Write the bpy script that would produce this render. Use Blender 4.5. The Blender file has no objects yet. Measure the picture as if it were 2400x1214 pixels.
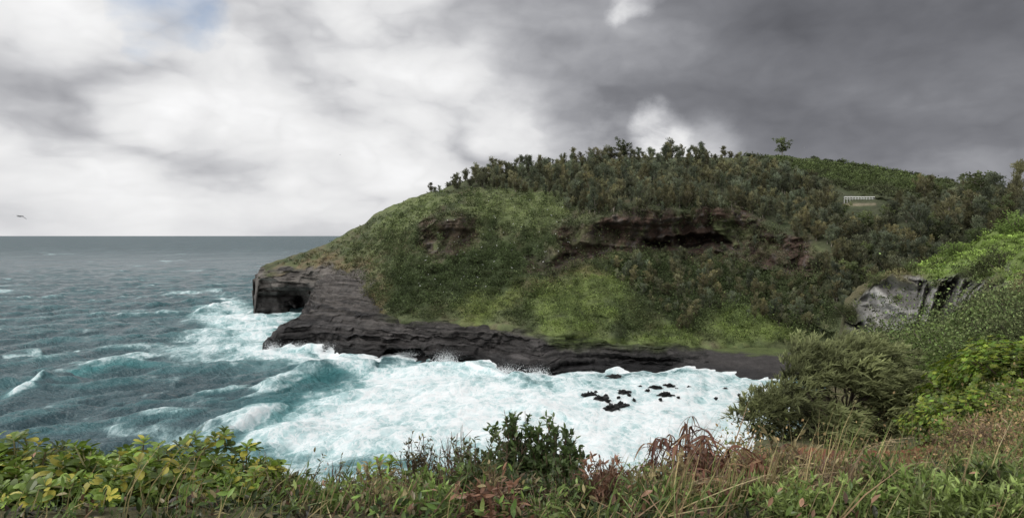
import bpy, math, random
import numpy as np
from mathutils import Vector
R = np.random.default_rng(11); random.seed(11)
F=1500.0; H=45.0; HY=553.0
SC=bpy.context.scene; COL=SC.collection
# ------------------------------------------------------------------ helpers
_perm=np.concatenate([R.permutation(256)]*3)
_gr=R.normal(size=(256,3)); _gr/=np.linalg.norm(_gr,axis=1)[:,None]
def pn(x,y,z):
    x=np.asarray(x,float);y=np.asarray(y,float)+0*x;z=np.asarray(z,float)+0*x
    xi=np.floor(x).astype(int);yi=np.floor(y).astype(int);zi=np.floor(z).astype(int)
    fx=x-xi;fy=y-yi;fz=z-zi
    u=fx*fx*fx*(fx*(fx*6-15)+10);v=fy*fy*fy*(fy*(fy*6-15)+10);w=fz*fz*fz*(fz*(fz*6-15)+10)
    xi&=255;yi&=255;zi&=255
    r=0
    for a in (0,1):
        for b in (0,1):
            for c in (0,1):
                g=_gr[_perm[_perm[_perm[(xi+a)&255]+((yi+b)&255)]+((zi+c)&255)]]
                d=g[...,0]*(fx-a)+g[...,1]*(fy-b)+g[...,2]*(fz-c)
                r=r+d*(u if a else 1-u)*(v if b else 1-v)*(w if c else 1-w)
    return r*1.5
def fbm(x,y,z=0.0,o=4,g=.5):
    r=0;a=1;s=0
    for i in range(o):
        r=r+a*pn(np.asarray(x)*2**i+7.3*i,np.asarray(y)*2**i+1.7*i,np.asarray(z)*2**i);s+=a;a*=g
    return r/s*1.6
def sst(a,b,x):
    t=np.clip((x-a)/(b-a),0,1);return t*t*(3-2*t)
def psd(x,y,poly):
    d=np.full(np.shape(x),1e9);ins=np.zeros(np.shape(x),bool);n=len(poly)
    for i in range(n):
        ax,ay=poly[i];bx,by=poly[(i+1)%n]
        ex,ey=bx-ax,by-ay
        t=np.clip(((x-ax)*ex+(y-ay)*ey)/(ex*ex+ey*ey+1e-9),0,1)
        d=np.minimum(d,np.hypot(x-ax-t*ex,y-ay-t*ey))
        c=((ay>y)!=(by>y))&(x<(bx-ax)*(y-ay)/((by-ay)+1e-12)+ax)
        ins^=c
    return np.where(ins,d,-d)
def nrm(v): return v/(np.linalg.norm(v,axis=-1,keepdims=True)+1e-9)
def mk(name,V,Q,mat,col=None,parent=None,smooth=False,attrs=None,link=True):
    me=bpy.data.meshes.new(name)
    V=np.ascontiguousarray(V,np.float32);Q=np.ascontiguousarray(Q,np.int32);n=Q.shape[1]
    me.vertices.add(len(V));me.vertices.foreach_set('co',V.ravel())
    me.loops.add(Q.size);me.loops.foreach_set('vertex_index',Q.ravel())
    me.polygons.add(len(Q));me.polygons.foreach_set('loop_start',np.arange(0,Q.size,n,dtype=np.int32))
    me.polygons.foreach_set('use_smooth',np.full(len(Q),smooth))
    me.update(calc_edges=True)
    if col is not None:
        a=me.color_attributes.new('Col','FLOAT_COLOR','POINT')
        c=np.ones((len(V),4),np.float32);c[:,:3]=col;a.data.foreach_set('color',c.ravel())
    for k,v in (attrs or {}).items():
        a=me.attributes.new(k,'FLOAT','POINT');a.data.foreach_set('value',np.ascontiguousarray(v,np.float32))
    me.materials.append(mat)
    if not link: return me
    o=bpy.data.objects.new(name,me);COL.objects.link(o)
    if parent: o.parent=parent
    return o
def ob(name,me,parent=None):
    o=bpy.data.objects.new(name,me);COL.objects.link(o)
    if parent: o.parent=parent
    return o
def tag(o,label=None,cat=None,group=None,kind=None):
    if label:o['label']=label
    if cat:o['category']=cat
    if group:o['group']=group
    if kind:o['kind']=kind
    return o
def empty(name,loc,label,cat,group=None,rz=0,s=1):
    o=bpy.data.objects.new(name,None);COL.objects.link(o);o.location=loc;o.rotation_euler=(0,0,rz);o.scale=(s,s,s)
    o.empty_display_size=.1
    return tag(o,label,cat,group)
class MB:
    def __init__(s): s.V=[];s.Q=[];s.C=[];s.n=0
    def add(s,V,Q,C):
        V=np.asarray(V,float);C=np.asarray(C,float)
        s.V.append(V);s.Q.append(np.asarray(Q)+s.n);s.C.append(np.broadcast_to(C,V.shape));s.n+=len(V)
    def arr(s):
        if len(s.V)>1: s.V=[np.concatenate(s.V)];s.Q=[np.concatenate(s.Q)];s.C=[np.concatenate(s.C)]
        return s.V[0],s.Q[0],s.C[0]
    def obj(s,name,mat,parent=None,smooth=False): 
        V,Q,C=s.arr();return mk(name,V,Q,mat,C,parent,smooth)
    def mesh(s,name,mat,smooth=False):
        V,Q,C=s.arr();return mk(name,V,Q,mat,C,None,smooth,link=False)
def tube(pts,rad,n=5):
    pts=np.asarray(pts,float);k=len(pts);rad=np.broadcast_to(rad,(k,))
    T=nrm(np.gradient(pts,axis=0))
    ref=np.where(np.abs(T@np.array([0,0,1.]))[:,None]>.9,np.array([1.,0.1,0]),np.array([0,0.1,1.]))
    A=nrm(np.cross(T,ref));B=np.cross(T,A)
    th=np.arange(n)*2*math.pi/n
    V=pts[:,None]+rad[:,None,None]*(A[:,None]*np.cos(th)[None,:,None]+B[:,None]*np.sin(th)[None,:,None])
    i=np.arange(k-1)[:,None]*n;j=np.arange(n)[None];j2=(j+1)%n
    Q=np.stack([i+j,i+j2,i+n+j2,i+n+j],-1).reshape(-1,4)
    return V.reshape(-1,3),Q
def leaves(B,D,N,L,W,ts,ws,bend=.2,fold=0.,wide=3):
    B=np.asarray(B,float);n=len(B);D=nrm(np.asarray(D,float));S=nrm(np.cross(D,N));N=np.cross(S,D)
    L=np.broadcast_to(L,(n,));W=np.broadcast_to(W,(n,));bend=np.broadcast_to(bend,(n,))
    k=len(ts);out=np.zeros((n,k,wide,3))
    sides=[-1,0,1] if wide==3 else [-1,1]
    for a,(t,w) in enumerate(zip(ts,ws)):
        c=B+D*(L*t)[:,None]-N*(bend*L*t*t)[:,None]
        for b,s in enumerate(sides):
            out[:,a,b]=c+S*(W*w*s*.5)[:,None]+N*(fold*W*w*abs(s))[:,None]
    base=np.arange(n)[:,None,None]*(k*wide);i=np.arange(k-1)[None,:,None]*wide;j=np.arange(wide-1)[None,None]
    q=base+i+j
    Q=np.stack([q,q+1,q+wide+1,q+wide],-1).reshape(-1,4)
    return out.reshape(-1,3),Q
def diam(B,D,N,L,W):
    B=np.asarray(B,float);n=len(B);D=nrm(D);S=nrm(np.cross(D,N))
    L=np.broadcast_to(L,(n,))[:,None];W=np.broadcast_to(W,(n,))[:,None]
    V=np.stack([B,B+D*L*.5+S*W*.5,B+D*L,B+D*L*.5-S*W*.5],1).reshape(-1,3)
    return V,np.arange(4*n).reshape(-1,4)
# ------------------------------------------------------------------ materials
def newmat(name):
    m=bpy.data.materials.new(name);m.use_nodes=True;nt=m.node_tree;nt.nodes.clear()
    o=nt.nodes.new('ShaderNodeOutputMaterial');return m,nt,o
def nd(nt,t,**k):
    n=nt.nodes.new(t)
    for a,b in k.items(): setattr(n,a,b)
    return n
def mth(nt,op,a,b=None,c=None,clamp=False):
    n=nd(nt,'ShaderNodeMath',operation=op,use_clamp=clamp)
    for i,v in enumerate((a,b,c)):
        if v is None: continue
        if isinstance(v,(int,float)): n.inputs[i].default_value=v
        else: nt.links.new(v,n.inputs[i])
    return n.outputs[0]
def mixc(nt,f,a,b,bt='MIX'):
    n=nd(nt,'ShaderNodeMix',data_type='RGBA',blend_type=bt)
    for i,v in ((0,f),(6,a),(7,b)):
        if isinstance(v,(int,float)): n.inputs[i].default_value=v
        elif isinstance(v,tuple): n.inputs[i].default_value=(*v,1)
        else: nt.links.new(v,n.inputs[i])
    return n.outputs[2]
def noise(nt,vec,scale,detail=5,rough=.55,dist=0):
    n=nd(nt,'ShaderNodeTexNoise');n.inputs['Scale'].default_value=scale;n.inputs['Detail'].default_value=detail
    n.inputs['Roughness'].default_value=rough;n.inputs['Distortion'].default_value=dist
    nt.links.new(vec,n.inputs['Vector']);return n
def mrange(nt,v,a,b,c,d,sm=False):
    n=nd(nt,'ShaderNodeMapRange',interpolation_type='SMOOTHSTEP' if sm else 'LINEAR')
    nt.links.new(v,n.inputs[0])
    for i,x in enumerate((a,b,c,d)): n.inputs[i+1].default_value=x
    return n.outputs[0]
def foliage(name,transl=.25,rough=.6,nscale=.6,spec=.25,gain=1.,vary=.25):
    m,nt,o=newmat(name)
    a=nd(nt,'ShaderNodeVertexColor',layer_name='Col');g=nd(nt,'ShaderNodeNewGeometry');oi=nd(nt,'ShaderNodeObjectInfo')
    n=noise(nt,g.outputs['Position'],nscale,3)
    f=mth(nt,'MULTIPLY',mrange(nt,n.outputs[0],.3,.7,.7*gain,1.3*gain),mrange(nt,oi.outputs['Random'],0,1,1-vary,1+vary))
    c=mixc(nt,1.,a.outputs[0],f,'MULTIPLY')
    p=nd(nt,'ShaderNodeBsdfPrincipled');nt.links.new(c,p.inputs['Base Color']);p.inputs['Roughness'].default_value=rough
    p.inputs['Specular IOR Level'].default_value=spec
    if transl<=0: nt.links.new(p.outputs[0],o.inputs[0]);return m
    t=nd(nt,'ShaderNodeBsdfTranslucent');nt.links.new(c,t.inputs[0])
    mx=nd(nt,'ShaderNodeMixShader');mx.inputs[0].default_value=transl
    nt.links.new(p.outputs[0],mx.inputs[1]);nt.links.new(t.outputs[0],mx.inputs[2]);nt.links.new(mx.outputs[0],o.inputs[0])
    return m
def earth(name,scales=(.08,.5,2.5),bump=.6,bdist=.8,rough=.9,lo=.72,hi=1.32,strata=0):
    m,nt,o=newmat(name)
    a=nd(nt,'ShaderNodeVertexColor',layer_name='Col');g=nd(nt,'ShaderNodeNewGeometry')
    f=1.;hs=None
    for i,s in enumerate(scales):
        n=noise(nt,g.outputs['Position'],s,6,.65,.3)
        r=mrange(nt,n.outputs[0],.3,.7,lo,hi);f=mth(nt,'MULTIPLY',r,f)
        hs=n.outputs[0] if hs is None else mth(nt,'ADD',hs,mth(nt,'MULTIPLY',n.outputs[0],.6/(i+1)))
    if strata:
        mp=nd(nt,'ShaderNodeMapping');mp.inputs['Scale'].default_value=(.05,.05,1.1);mp.inputs['Rotation'].default_value=(0.03,.05,0)
        nt.links.new(g.outputs['Position'],mp.inputs[0])
        n=noise(nt,mp.outputs[0],1.,7,.7,.6);r=mrange(nt,n.outputs[0],.38,.62,.35,1.5)
        f=mth(nt,'MULTIPLY',r,f);hs=mth(nt,'ADD',hs,mth(nt,'MULTIPLY',n.outputs[0],strata))
    c=mixc(nt,1.,a.outputs[0],f,'MULTIPLY')
    p=nd(nt,'ShaderNodeBsdfPrincipled');nt.links.new(c,p.inputs['Base Color']);p.inputs['Roughness'].default_value=rough
    p.inputs['Specular IOR Level'].default_value=.25
    b=nd(nt,'ShaderNodeBump');b.inputs['Strength'].default_value=bump;b.inputs['Distance'].default_value=bdist
    nt.links.new(hs,b.inputs['Height']);nt.links.new(b.outputs[0],p.inputs['Normal']);nt.links.new(p.outputs[0],o.inputs[0])
    return m
def plain(name,c,rough=.7,nscale=3):
    m,nt,o=newmat(name);g=nd(nt,'ShaderNodeNewGeometry');n=noise(nt,g.outputs['Position'],nscale,4)
    cc=mixc(nt,1.,c,mrange(nt,n.outputs[0],.3,.7,.75,1.2),'MULTIPLY')
    p=nd(nt,'ShaderNodeBsdfPrincipled');nt.links.new(cc,p.inputs['Base Color']);p.inputs['Roughness'].default_value=rough
    nt.links.new(p.outputs[0],o.inputs[0]);return m
M_leaf=foliage('foliage',.33,.65,.12,.2,2.0,.35);M_near=foliage('near_leaf',.35,.4,5.,.45,1.95);M_bark=foliage('bark',0.,.9,4.,.1,1.6)
M_hill=earth('hill_ground');M_rock=earth('layered_rock',(.06,.35,1.6),1.,1.9,.6,.66,1.32,2.4)
M_bluff=earth('bluff_ground',(.1,.8,5.),.9,.4);M_gravel=earth('gravel',(.3,2.,6.),.8,.3)
M_white=plain('white_paint',(.85,.85,.83));M_bird=plain('white_feather',(.75,.75,.73));M_dbird=plain('dark_feather',(.3,.3,.31));M_spray=plain('sea_spray',(.88,.9,.91))
# water
def water():
    m,nt,o=newmat('sea_water');g=nd(nt,'ShaderNodeNewGeometry');P=g.outputs['Position']
    at=lambda k:nd(nt,'ShaderNodeAttribute',attribute_name=k).outputs['Fac']
    foam=at('foam');teal=at('teal');far=at('far')
    mp=nd(nt,'ShaderNodeMapping');mp.inputs['Scale'].default_value=(1.,.6,1.);mp.inputs['Rotation'].default_value=(0,0,.5);nt.links.new(P,mp.inputs[0])
    n1=noise(nt,mp.outputs[0],.085,11,.66,1.6);n2=noise(nt,mp.outputs[0],.45,7,.62,1.2)
    vo=nd(nt,'ShaderNodeTexVoronoi',feature='DISTANCE_TO_EDGE');vo.inputs['Scale'].default_value=.26
    wv=nd(nt,'ShaderNodeVectorMath',operation='MULTIPLY_ADD');nt.links.new(n2.outputs['Color'],wv.inputs[0]);wv.inputs[1].default_value=(6,6,6);nt.links.new(mp.outputs[0],wv.inputs[2])
    nt.links.new(wv.outputs[0],vo.inputs['Vector'])
    lace=mrange(nt,vo.outputs['Distance'],0.,.13,.28,-.06)
    v=mth(nt,'ADD',mth(nt,'MULTIPLY',foam,1.25),mth(nt,'MULTIPLY',mth(nt,'SUBTRACT',n1.outputs[0],.5),2.0))
    v=mth(nt,'ADD',v,mth(nt,'MULTIPLY',lace,mrange(nt,foam,.1,.5,0,1)))
    v=mth(nt,'ADD',v,mth(nt,'MULTIPLY',mth(nt,'SUBTRACT',n2.outputs[0],.5),.7))
    fm=mrange(nt,v,.32,1.18,0,1,True)
    n3=noise(nt,mp.outputs[0],.02,7,.66,.5)
    deep=mixc(nt,mrange(nt,n3.outputs[0],.36,.64,0,1),(.034,.072,.086),(.076,.130,.146))
    c=mixc(nt,teal,deep,(.065,.24,.25))
    tq=mth(nt,'MULTIPLY',mrange(nt,v,.05,.7,.2,.9),mrange(nt,foam,.15,.6,0,1))
    c=mixc(nt,tq,c,(.36,.58,.59))
    p=nd(nt,'ShaderNodeBsdfPrincipled');nt.links.new(c,p.inputs['Base Color']);p.inputs['IOR'].default_value=1.33
    nt.links.new(mrange(nt,far,0,1,.2,.4),p.inputs['Roughness']);p.inputs['Specular IOR Level'].default_value=.45
    ms=nd(nt,'ShaderNodeMapping');ms.inputs['Scale'].default_value=(.6,1.,1.);ms.inputs['Rotation'].default_value=(0,0,-.5);nt.links.new(P,ms.inputs[0])
    b1=noise(nt,ms.outputs[0],.45,8,.62,.5);b2=noise(nt,ms.outputs[0],.05,6,.65,.3);b4=noise(nt,ms.outputs[0],.008,6,.65,.3)
    hh=mth(nt,'ADD',mth(nt,'MULTIPLY',b1.outputs[0],1.),mth(nt,'MULTIPLY',b2.outputs[0],6.))
    hh=mth(nt,'ADD',hh,mth(nt,'MULTIPLY',mth(nt,'MULTIPLY',b4.outputs[0],80.),far))
    b=nd(nt,'ShaderNodeBump');b.inputs['Strength'].default_value=.7;b.inputs['Distance'].default_value=1.7
    nt.links.new(hh,b.inputs['Height']);nt.links.new(b.outputs[0],p.inputs['Normal'])
    d=nd(nt,'ShaderNodeBsdfDiffuse')
    nt.links.new(mixc(nt,mrange(nt,v,.55,1.35,0,1),(.60,.75,.77),(.86,.89,.9)),d.inputs[0])
    b3=nd(nt,'ShaderNodeBump');b3.inputs['Strength'].default_value=.4;b3.inputs['Distance'].default_value=.7
    nt.links.new(v,b3.inputs['Height']);nt.links.new(b3.outputs[0],d.inputs['Normal'])
    mx=nd(nt,'ShaderNodeMixShader');nt.links.new(fm,mx.inputs[0]);nt.links.new(p.outputs[0],mx.inputs[1]);nt.links.new(d.outputs[0],mx.inputs[2])
    nt.links.new(mx.outputs[0],o.inputs[0]);return m
M_sea=water()
# ------------------------------------------------------------------ world
def world():
    w=bpy.data.worlds.new('World');SC.world=w;w.use_nodes=True;nt=w.node_tree;nt.nodes.clear()
    o=nd(nt,'ShaderNodeOutputWorld');bg=nd(nt,'ShaderNodeBackground');bg.inputs[1].default_value=.1
    tc=nd(nt,'ShaderNodeTexCoord').outputs['Generated']
    sk=nd(nt,'ShaderNodeTexSky',sky_type='NISHITA');sk.sun_disc=False;sk.sun_elevation=math.radians(52);sk.sun_rotation=math.radians(-100)
    def warp(src,sc,am,det=6):
        n0=noise(nt,src,sc,det,.58);vm=nd(nt,'ShaderNodeVectorMath',operation='SUBTRACT');nt.links.new(n0.outputs['Color'],vm.inputs[0]);vm.inputs[1].default_value=(.5,.5,.5)
        va=nd(nt,'ShaderNodeVectorMath',operation='MULTIPLY_ADD');nt.links.new(vm.outputs[0],va.inputs[0]);va.inputs[1].default_value=(am,am,am);nt.links.new(src,va.inputs[2])
        return va.outputs[0]
    def norm(v_): 
        vn=nd(nt,'ShaderNodeVectorMath',operation='NORMALIZE');nt.links.new(v_,vn.inputs[0]);return vn.outputs[0]
    D=norm(warp(tc,3.,.30,8));D2=norm(warp(tc,7.,.13,8))
    def blobd(d,r,w,src=None):
        dp=nd(nt,'ShaderNodeVectorMath',operation='DOT_PRODUCT');nt.links.new(src or D,dp.inputs[0]);dp.inputs[1].default_value=Vector(d).normalized()
        return mth(nt,'MULTIPLY',mrange(nt,dp.outputs['Value'],math.cos(r),1,0,1,True),w)
    def blob(px,py,r,w,src=None): return blobd(((px-1200)/F,1,(HY-py)/F),r/F,w,src)
    s=.70
    for b in [(40,120,540,.18),(520,210,460,.15),(900,240,400,.15),(60,530,330,.13),(560,530,420,.10),(1050,470,420,.06),(1300,370,330,.03),(200,345,320,-.14),(700,400,260,-.11),
              (1500,0,600,-.09),(1200,0,420,-.06),(1900,110,640,-.11),(2350,140,560,-.07),(1750,230,420,-.06),(2330,430,330,.05),(760,30,260,-.05)]:
        s=mth(nt,'ADD',blob(*b),s)
    s=mth(nt,'ADD',s,blobd((-.35,-1,.55),1.75,.58))  # unseen bright cloud added behind the camera to light the facing slopes
    sx=nd(nt,'ShaderNodeSeparateXYZ');nt.links.new(tc,sx.inputs[0])
    zc=mth(nt,'POWER',mth(nt,'ADD',mth(nt,'MAXIMUM',sx.outputs[2],0.),.02),.82)
    cb=nd(nt,'ShaderNodeCombineXYZ');nt.links.new(sx.outputs[0],cb.inputs[0]);nt.links.new(sx.outputs[1],cb.inputs[1]);nt.links.new(mth(nt,'MULTIPLY',zc,1.9),cb.inputs[2])
    C3=warp(cb.outputs[0],3.4,.14,4)
    n1=noise(nt,C3,2.4,8,.50,.0);n2=noise(nt,C3,5.2,9,.54,.0)
    bil=None
    for sc_,am in ((3.2,1.),(6.6,.5),(13.5,.24),(27.,.11)):
        q=mth(nt,'MULTIPLY',mth(nt,'ABSOLUTE',mth(nt,'SUBTRACT',noise(nt,C3,sc_,.5,.5,.0).outputs[0],.5)),am)
        bil=q if bil is None else mth(nt,'ADD',bil,q)
    haze=mrange(nt,sx.outputs[2],.0,.10,.35,1.,True)     # distant cloud flattens into a pale band
    t=mth(nt,'MULTIPLY',mth(nt,'SUBTRACT',n1.outputs[0],.5),.66)
    t=mth(nt,'ADD',t,mth(nt,'MULTIPLY',mth(nt,'SUBTRACT',n2.outputs[0],.5),.30))
    amt=mrange(nt,s,.5,.85,.45,.95)
    t=mth(nt,'ADD',t,mth(nt,'MULTIPLY',mth(nt,'SUBTRACT',bil,.165),amt))
    s=mth(nt,'ADD',s,mth(nt,'MULTIPLY',t,haze))
    lo=mth(nt,'ADD',mth(nt,'MULTIPLY',mth(nt,'MINIMUM',mth(nt,'SUBTRACT',s,.50),0.),.6),.50)
    s=mth(nt,'ADD',lo,mth(nt,'MAXIMUM',mth(nt,'SUBTRACT',s,.50),0.))
    thin=None
    for b in [(1550,328,85,.30),(1640,350,110,.12),(1450,350,120,.12),(1495,-5,62,.22)]:
        q=blob(*b,D2);thin=q if thin is None else mth(nt,'ADD',thin,q)
    s=mth(nt,'ADD',s,mth(nt,'MULTIPLY',thin,mrange(nt,n2.outputs[0],.36,.6,.5,1.2,True)))
    hiC=mth(nt,'MULTIPLY',mth(nt,'MAXIMUM',mth(nt,'SUBTRACT',s,.88),0.),.5);soft=mth(nt,'MAXIMUM',mth(nt,'ADD',mth(nt,'MINIMUM',s,.88),hiC),.3)
    lum=mth(nt,'POWER',soft,2.2)
    tint=mixc(nt,mrange(nt,soft,.4,.92,0,1),(.96,.98,1.09),(1.,1.,1.005))
    cl=nd(nt,'ShaderNodeVectorMath',operation='SCALE');nt.links.new(tint,cl.inputs[0]);nt.links.new(mth(nt,'MULTIPLY',lum,10.),cl.inputs['Scale'])
    bl=blob(380,15,150,.75,D2);bl=mth(nt,'ADD',bl,blob(530,70,90,.25,D2))
    hole=mrange(nt,mth(nt,'ADD',bl,mth(nt,'MULTIPLY',mth(nt,'SUBTRACT',n2.outputs[0],.5),3.0)),.15,1.15,0,.85)
    hole=mth(nt,'MULTIPLY',hole,mrange(nt,bl,.0,.5,0,1,True))
    skb=nd(nt,'ShaderNodeVectorMath',operation='SCALE');nt.links.new(sk.outputs[0],skb.inputs[0]);skb.inputs['Scale'].default_value=1.15
    fc=mixc(nt,hole,cl.outputs[0],skb.outputs[0])
    nt.links.new(fc,bg.inputs[0]);nt.links.new(bg.outputs[0],o.inputs[0])
world()
sa,se=math.radians(-100),math.radians(52)
sd=Vector((math.sin(sa)*math.cos(se),math.cos(sa)*math.cos(se),math.sin(se)))
sl=bpy.data.lights.new('sun','SUN');sl.energy=1.5;sl.angle=math.radians(12);sl.color=(1,.96,.9)
so=bpy.data.objects.new('sun',sl);COL.objects.link(so);so.rotation_euler=sd.to_track_quat('Z','Y').to_euler();so.location=(0,0,200)
cam=bpy.data.cameras.new('camera');co=bpy.data.objects.new('camera',cam);COL.objects.link(co)
co.location=(0,0,H);co.rotation_euler=(math.radians(90),0,0);cam.sensor_fit='HORIZONTAL';cam.sensor_width=36;cam.lens=F/2400*36;cam.shift_y=-54/2400
cam.clip_start=.1;cam.clip_end=400000;SC.camera=co
SC.view_settings.view_transform='Standard';SC.view_settings.look='None'
# ------------------------------------------------------------------ terrain from control profiles
class Grid: pass
def stack(keys,px,seg):
    ks=sorted(keys);n=len(keys[ks[0]])
    arr=np.array([[(d,(H-(a-HY)/F*d)) if t==0 else (d,a) for (a,d,*t_) in keys[k] for t in [t_[0] if t_ else 0]] for k in ks])
    cd=np.stack([np.interp(px,ks,arr[:,i,0]) for i in range(n)]);cz=np.stack([np.interp(px,ks,arr[:,i,1]) for i in range(n)])
    rows=[];par=[]
    for i in range(n-1):
        for j in range(seg[i]):
            t=j/seg[i];rows.append((cd[i]*(1-t)+cd[i+1]*t,cz[i]*(1-t)+cz[i+1]*t));par.append(i+t)
    rows.append((cd[-1],cz[-1]));par.append(n-1.)
    g=Grid();g.D=np.array([r[0] for r in rows]);g.Z=np.array([r[1] for r in rows]);g.par=np.array(par)[:,None]+0*g.D
    g.px=px[None]+0*g.D;g.X=(g.px-1200)/F*g.D;g.py=HY-(g.Z-H)/g.D*F
    return g
def smooth_rows(A,it=2):
    for _ in range(it):
        B=A.copy();B[1:-1]=(A[:-2]+2*A[1:-1]+A[2:])/4;A=B
    return A
def gridmesh(g):
    r,c=g.D.shape;V=np.stack([g.X,g.D,g.Z],-1).reshape(-1,3)
    i=np.arange(r-1)[:,None]*c;j=np.arange(c-1)[None];q=i+j
    return V,np.stack([q,q+1,q+c+1,q+c],-1).reshape(-1,4)
def fin(g,px=None):
    g.X=((g.px if px is None else px)-1200)/F*g.D
    g.ax=1200+g.X/g.D*F;g.ay=HY-(g.Z-H)/g.D*F
def blend(C,w,c): return C*(1-w[...,None])+np.array(c)*w[...,None]
def terrace(z,step,sharp=.22):
    k=z/step;f=np.floor(k);return (f+sst(.5-sharp,.5+sharp,k-f))*step
Z=1
HK={596:[(-5,372,Z),(-5,372,Z),(-5,373,Z),(-5,378,Z),(-5,385,Z),(-5,390,Z),(-5,400,Z),(-5,420,Z),(-5,440,Z)],
598:[(-5,372,Z),(692,377),(660,371),(655,378),(650,385),(647,390),(645,400),(-5,440,Z),(-5,520,Z)],
612:[(-5,371,Z),(690,379),(652,370),(642,375),(635,383),(631,390),(627,401),(-2,450,Z),(-5,540,Z)],
630:[(-5,371,Z),(690,380),(652,368),(640,373),(630,381),(624,390),(617,402),(5,460,Z),(-5,560,Z)],
650:[(-5,370,Z),(692,380),(657,368),(646,372),(634,380),(622,390),(611,402),(8,480,Z),(-5,580,Z)],
700:[(-5,374,Z),(702,394),(664,372),(645,376),(628,382),(612,392),(597,405),(12,500,Z),(-5,600,Z)],
740:[(-5,362,Z),(700,368),(665,366),(640,370),(618,380),(600,392),(582,410),(16,520,Z),(-5,620,Z)],
800:[(-5,320,Z),(740,322),(700,330),(655,345),(620,365),(585,390),(552,415),(25,540,Z),(-5,640,Z)],
850:[(-5,270,Z),(760,275),(705,300),(640,330),(600,350),(560,385),(522,415),(30,540,Z),(-5,660,Z)],
900:[(-5,262,Z),(755,264),(695,288),(620,322),(565,347),(520,382),(490,415),(30,540,Z),(-5,660,Z)],
950:[(-5,255,Z),(752,258),(690,285),(610,318),(545,345),(500,380),(465,415),(35,540,Z),(-5,680,Z)],
1050:[(-5,252,Z),(752,255),(690,280),(590,322),(515,328),(475,370),(434,415),(40,560,Z),(-5,680,Z)],
1100:[(-5,248,Z),(752,251),(695,275),(595,318),(515,332),(470,372),(416,418),(40,560,Z),(-5,680,Z)],
1200:[(-5,242,Z),(758,245),(700,268),(605,310),(525,328),(455,375),(396,425),(45,580,Z),(-5,700,Z)],
1300:[(-5,238,Z),(768,240),(690,268),(625,288),(545,303),(465,360),(382,430),(50,600,Z),(-5,720,Z)],
1400:[(-5,238,Z),(783,240),(680,270),(592,300),(510,308),(456,360),(371,440),(50,620,Z),(-5,740,Z)],
1500:[(-5,238,Z),(795,240),(680,275),(583,312),(488,310),(443,365),(367,445),(50,620,Z),(-5,740,Z)],
1700:[(-5,236,Z),(805,238),(690,275),(583,314),(490,314),(443,370),(364,455),(50,640,Z),(-5,760,Z)],
1830:[(-5,234,Z),(812,236),(700,262),(640,282),(543,298),(450,370),(362,470),(50,650,Z),(-5,760,Z)],
1950:[(-5,224,Z),(810,226),(710,245),(645,262),(560,285),(470,350),(373,470),(50,650,Z),(-5,760,Z)],
2100:[(-5,212,Z),(820,215),(720,228),(620,250),(540,280),(470,330),(400,460),(50,650,Z),(-5,760,Z)],
2250:[(-5,198,Z),(800,200),(700,215),(600,235),(530,265),(480,310),(428,440),(50,640,Z),(-5,760,Z)],
2400:[(-5,178,Z),(760,180),(660,195),(570,215),(505,245),(470,280),(445,420),(45,620,Z),(-5,760,Z)],
2900:[(-5,168,Z),(720,170),(620,185),(540,205),(490,235),(460,270),(445,410),(45,600,Z),(-5,740,Z)]}
hp=np.concatenate([[596.],np.arange(598,2900,3.2)])
hg=stack(HK,hp,[20,44,48,62,34,40,10,6])
hg.D=np.concatenate([hg.D[:,:1],smooth_rows(hg.D[:,1:],3)],1);hg.Z=np.concatenate([hg.Z[:,:1],smooth_rows(hg.Z[:,1:],3)],1)
hg.X=(hg.px-1200)/F*hg.D;hg.py=HY-(hg.Z-H)/hg.D*F
n_a=fbm(hg.X/32,hg.D/32,hg.Z/32,5);n_b=fbm(hg.X/9+5,hg.D/9,hg.Z/9,4)
qx=hg.px+44*fbm(hg.X/22+3,hg.D/22,hg.Z/16,4)+16*n_b;qy=hg.py+28*fbm(hg.X/20+9,hg.D/20+4,hg.Z/14,4)+9*n_b
zone=lambda poly,s=18:sst(-s,s,psd(qx,qy,poly))
REDC=[[(1005,520),(1095,505),(1110,585),(1060,600),(1000,595)],
      [(1330,535),(1400,508),(1480,490),(1720,485),(1800,520),(1850,550),(1950,610),(1925,655),(1820,640),(1720,600),(1500,590),(1400,595),(1340,635),(1240,635),(1230,605),(1310,590)]]
brk=sst(-.42,.05,fbm(hg.X/18+6,hg.D/18,hg.Z/12,3))
red=np.maximum(zone(REDC[0],10)*.8,zone(REDC[1],12)*(.45+.55*np.maximum(brk,sst(1440,1500,hg.px)*sst(1760,1710,hg.px))))
rockw=zone([(560,640),(640,634),(720,636),(770,628),(860,650),(848,745),(780,800),(560,780)],10)
rid=np.abs(fbm(hg.X/12,hg.D/12,hg.Z/20,5))
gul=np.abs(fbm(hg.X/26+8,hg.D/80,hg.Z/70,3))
ledge=fbm(hg.X/50,hg.D/50,(hg.Z+n_b*1.5)/5,3)
rec=red*sst(2.95,3.12,hg.par)*sst(3.85,3.5,hg.par+.15*n_b)
hg.D=hg.D+n_a*8*(1-.3*rockw)+n_b*1.5*(1+red*1.5)-red*(rid*13-3-ledge*5)+rec*6-gul*14*sst(700,900,hg.px)*sst(5.8,5,hg.par)
strat=fbm(hg.X/60,hg.D/60,(hg.Z+n_b+n_a*2)/2.8,4)
hg.D=hg.D+rockw*(strat*6.5-.5+n_b*3.5)
hg.Z=hg.Z+np.where(hg.Z>2,n_a*2.2+n_b*1.2,0)*(1-.6*rockw)
hg.Z=hg.Z+rockw*np.where(hg.Z>2,.7,0)*(terrace(hg.Z+n_b*2,3.)-(hg.Z+n_b*2))
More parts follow.
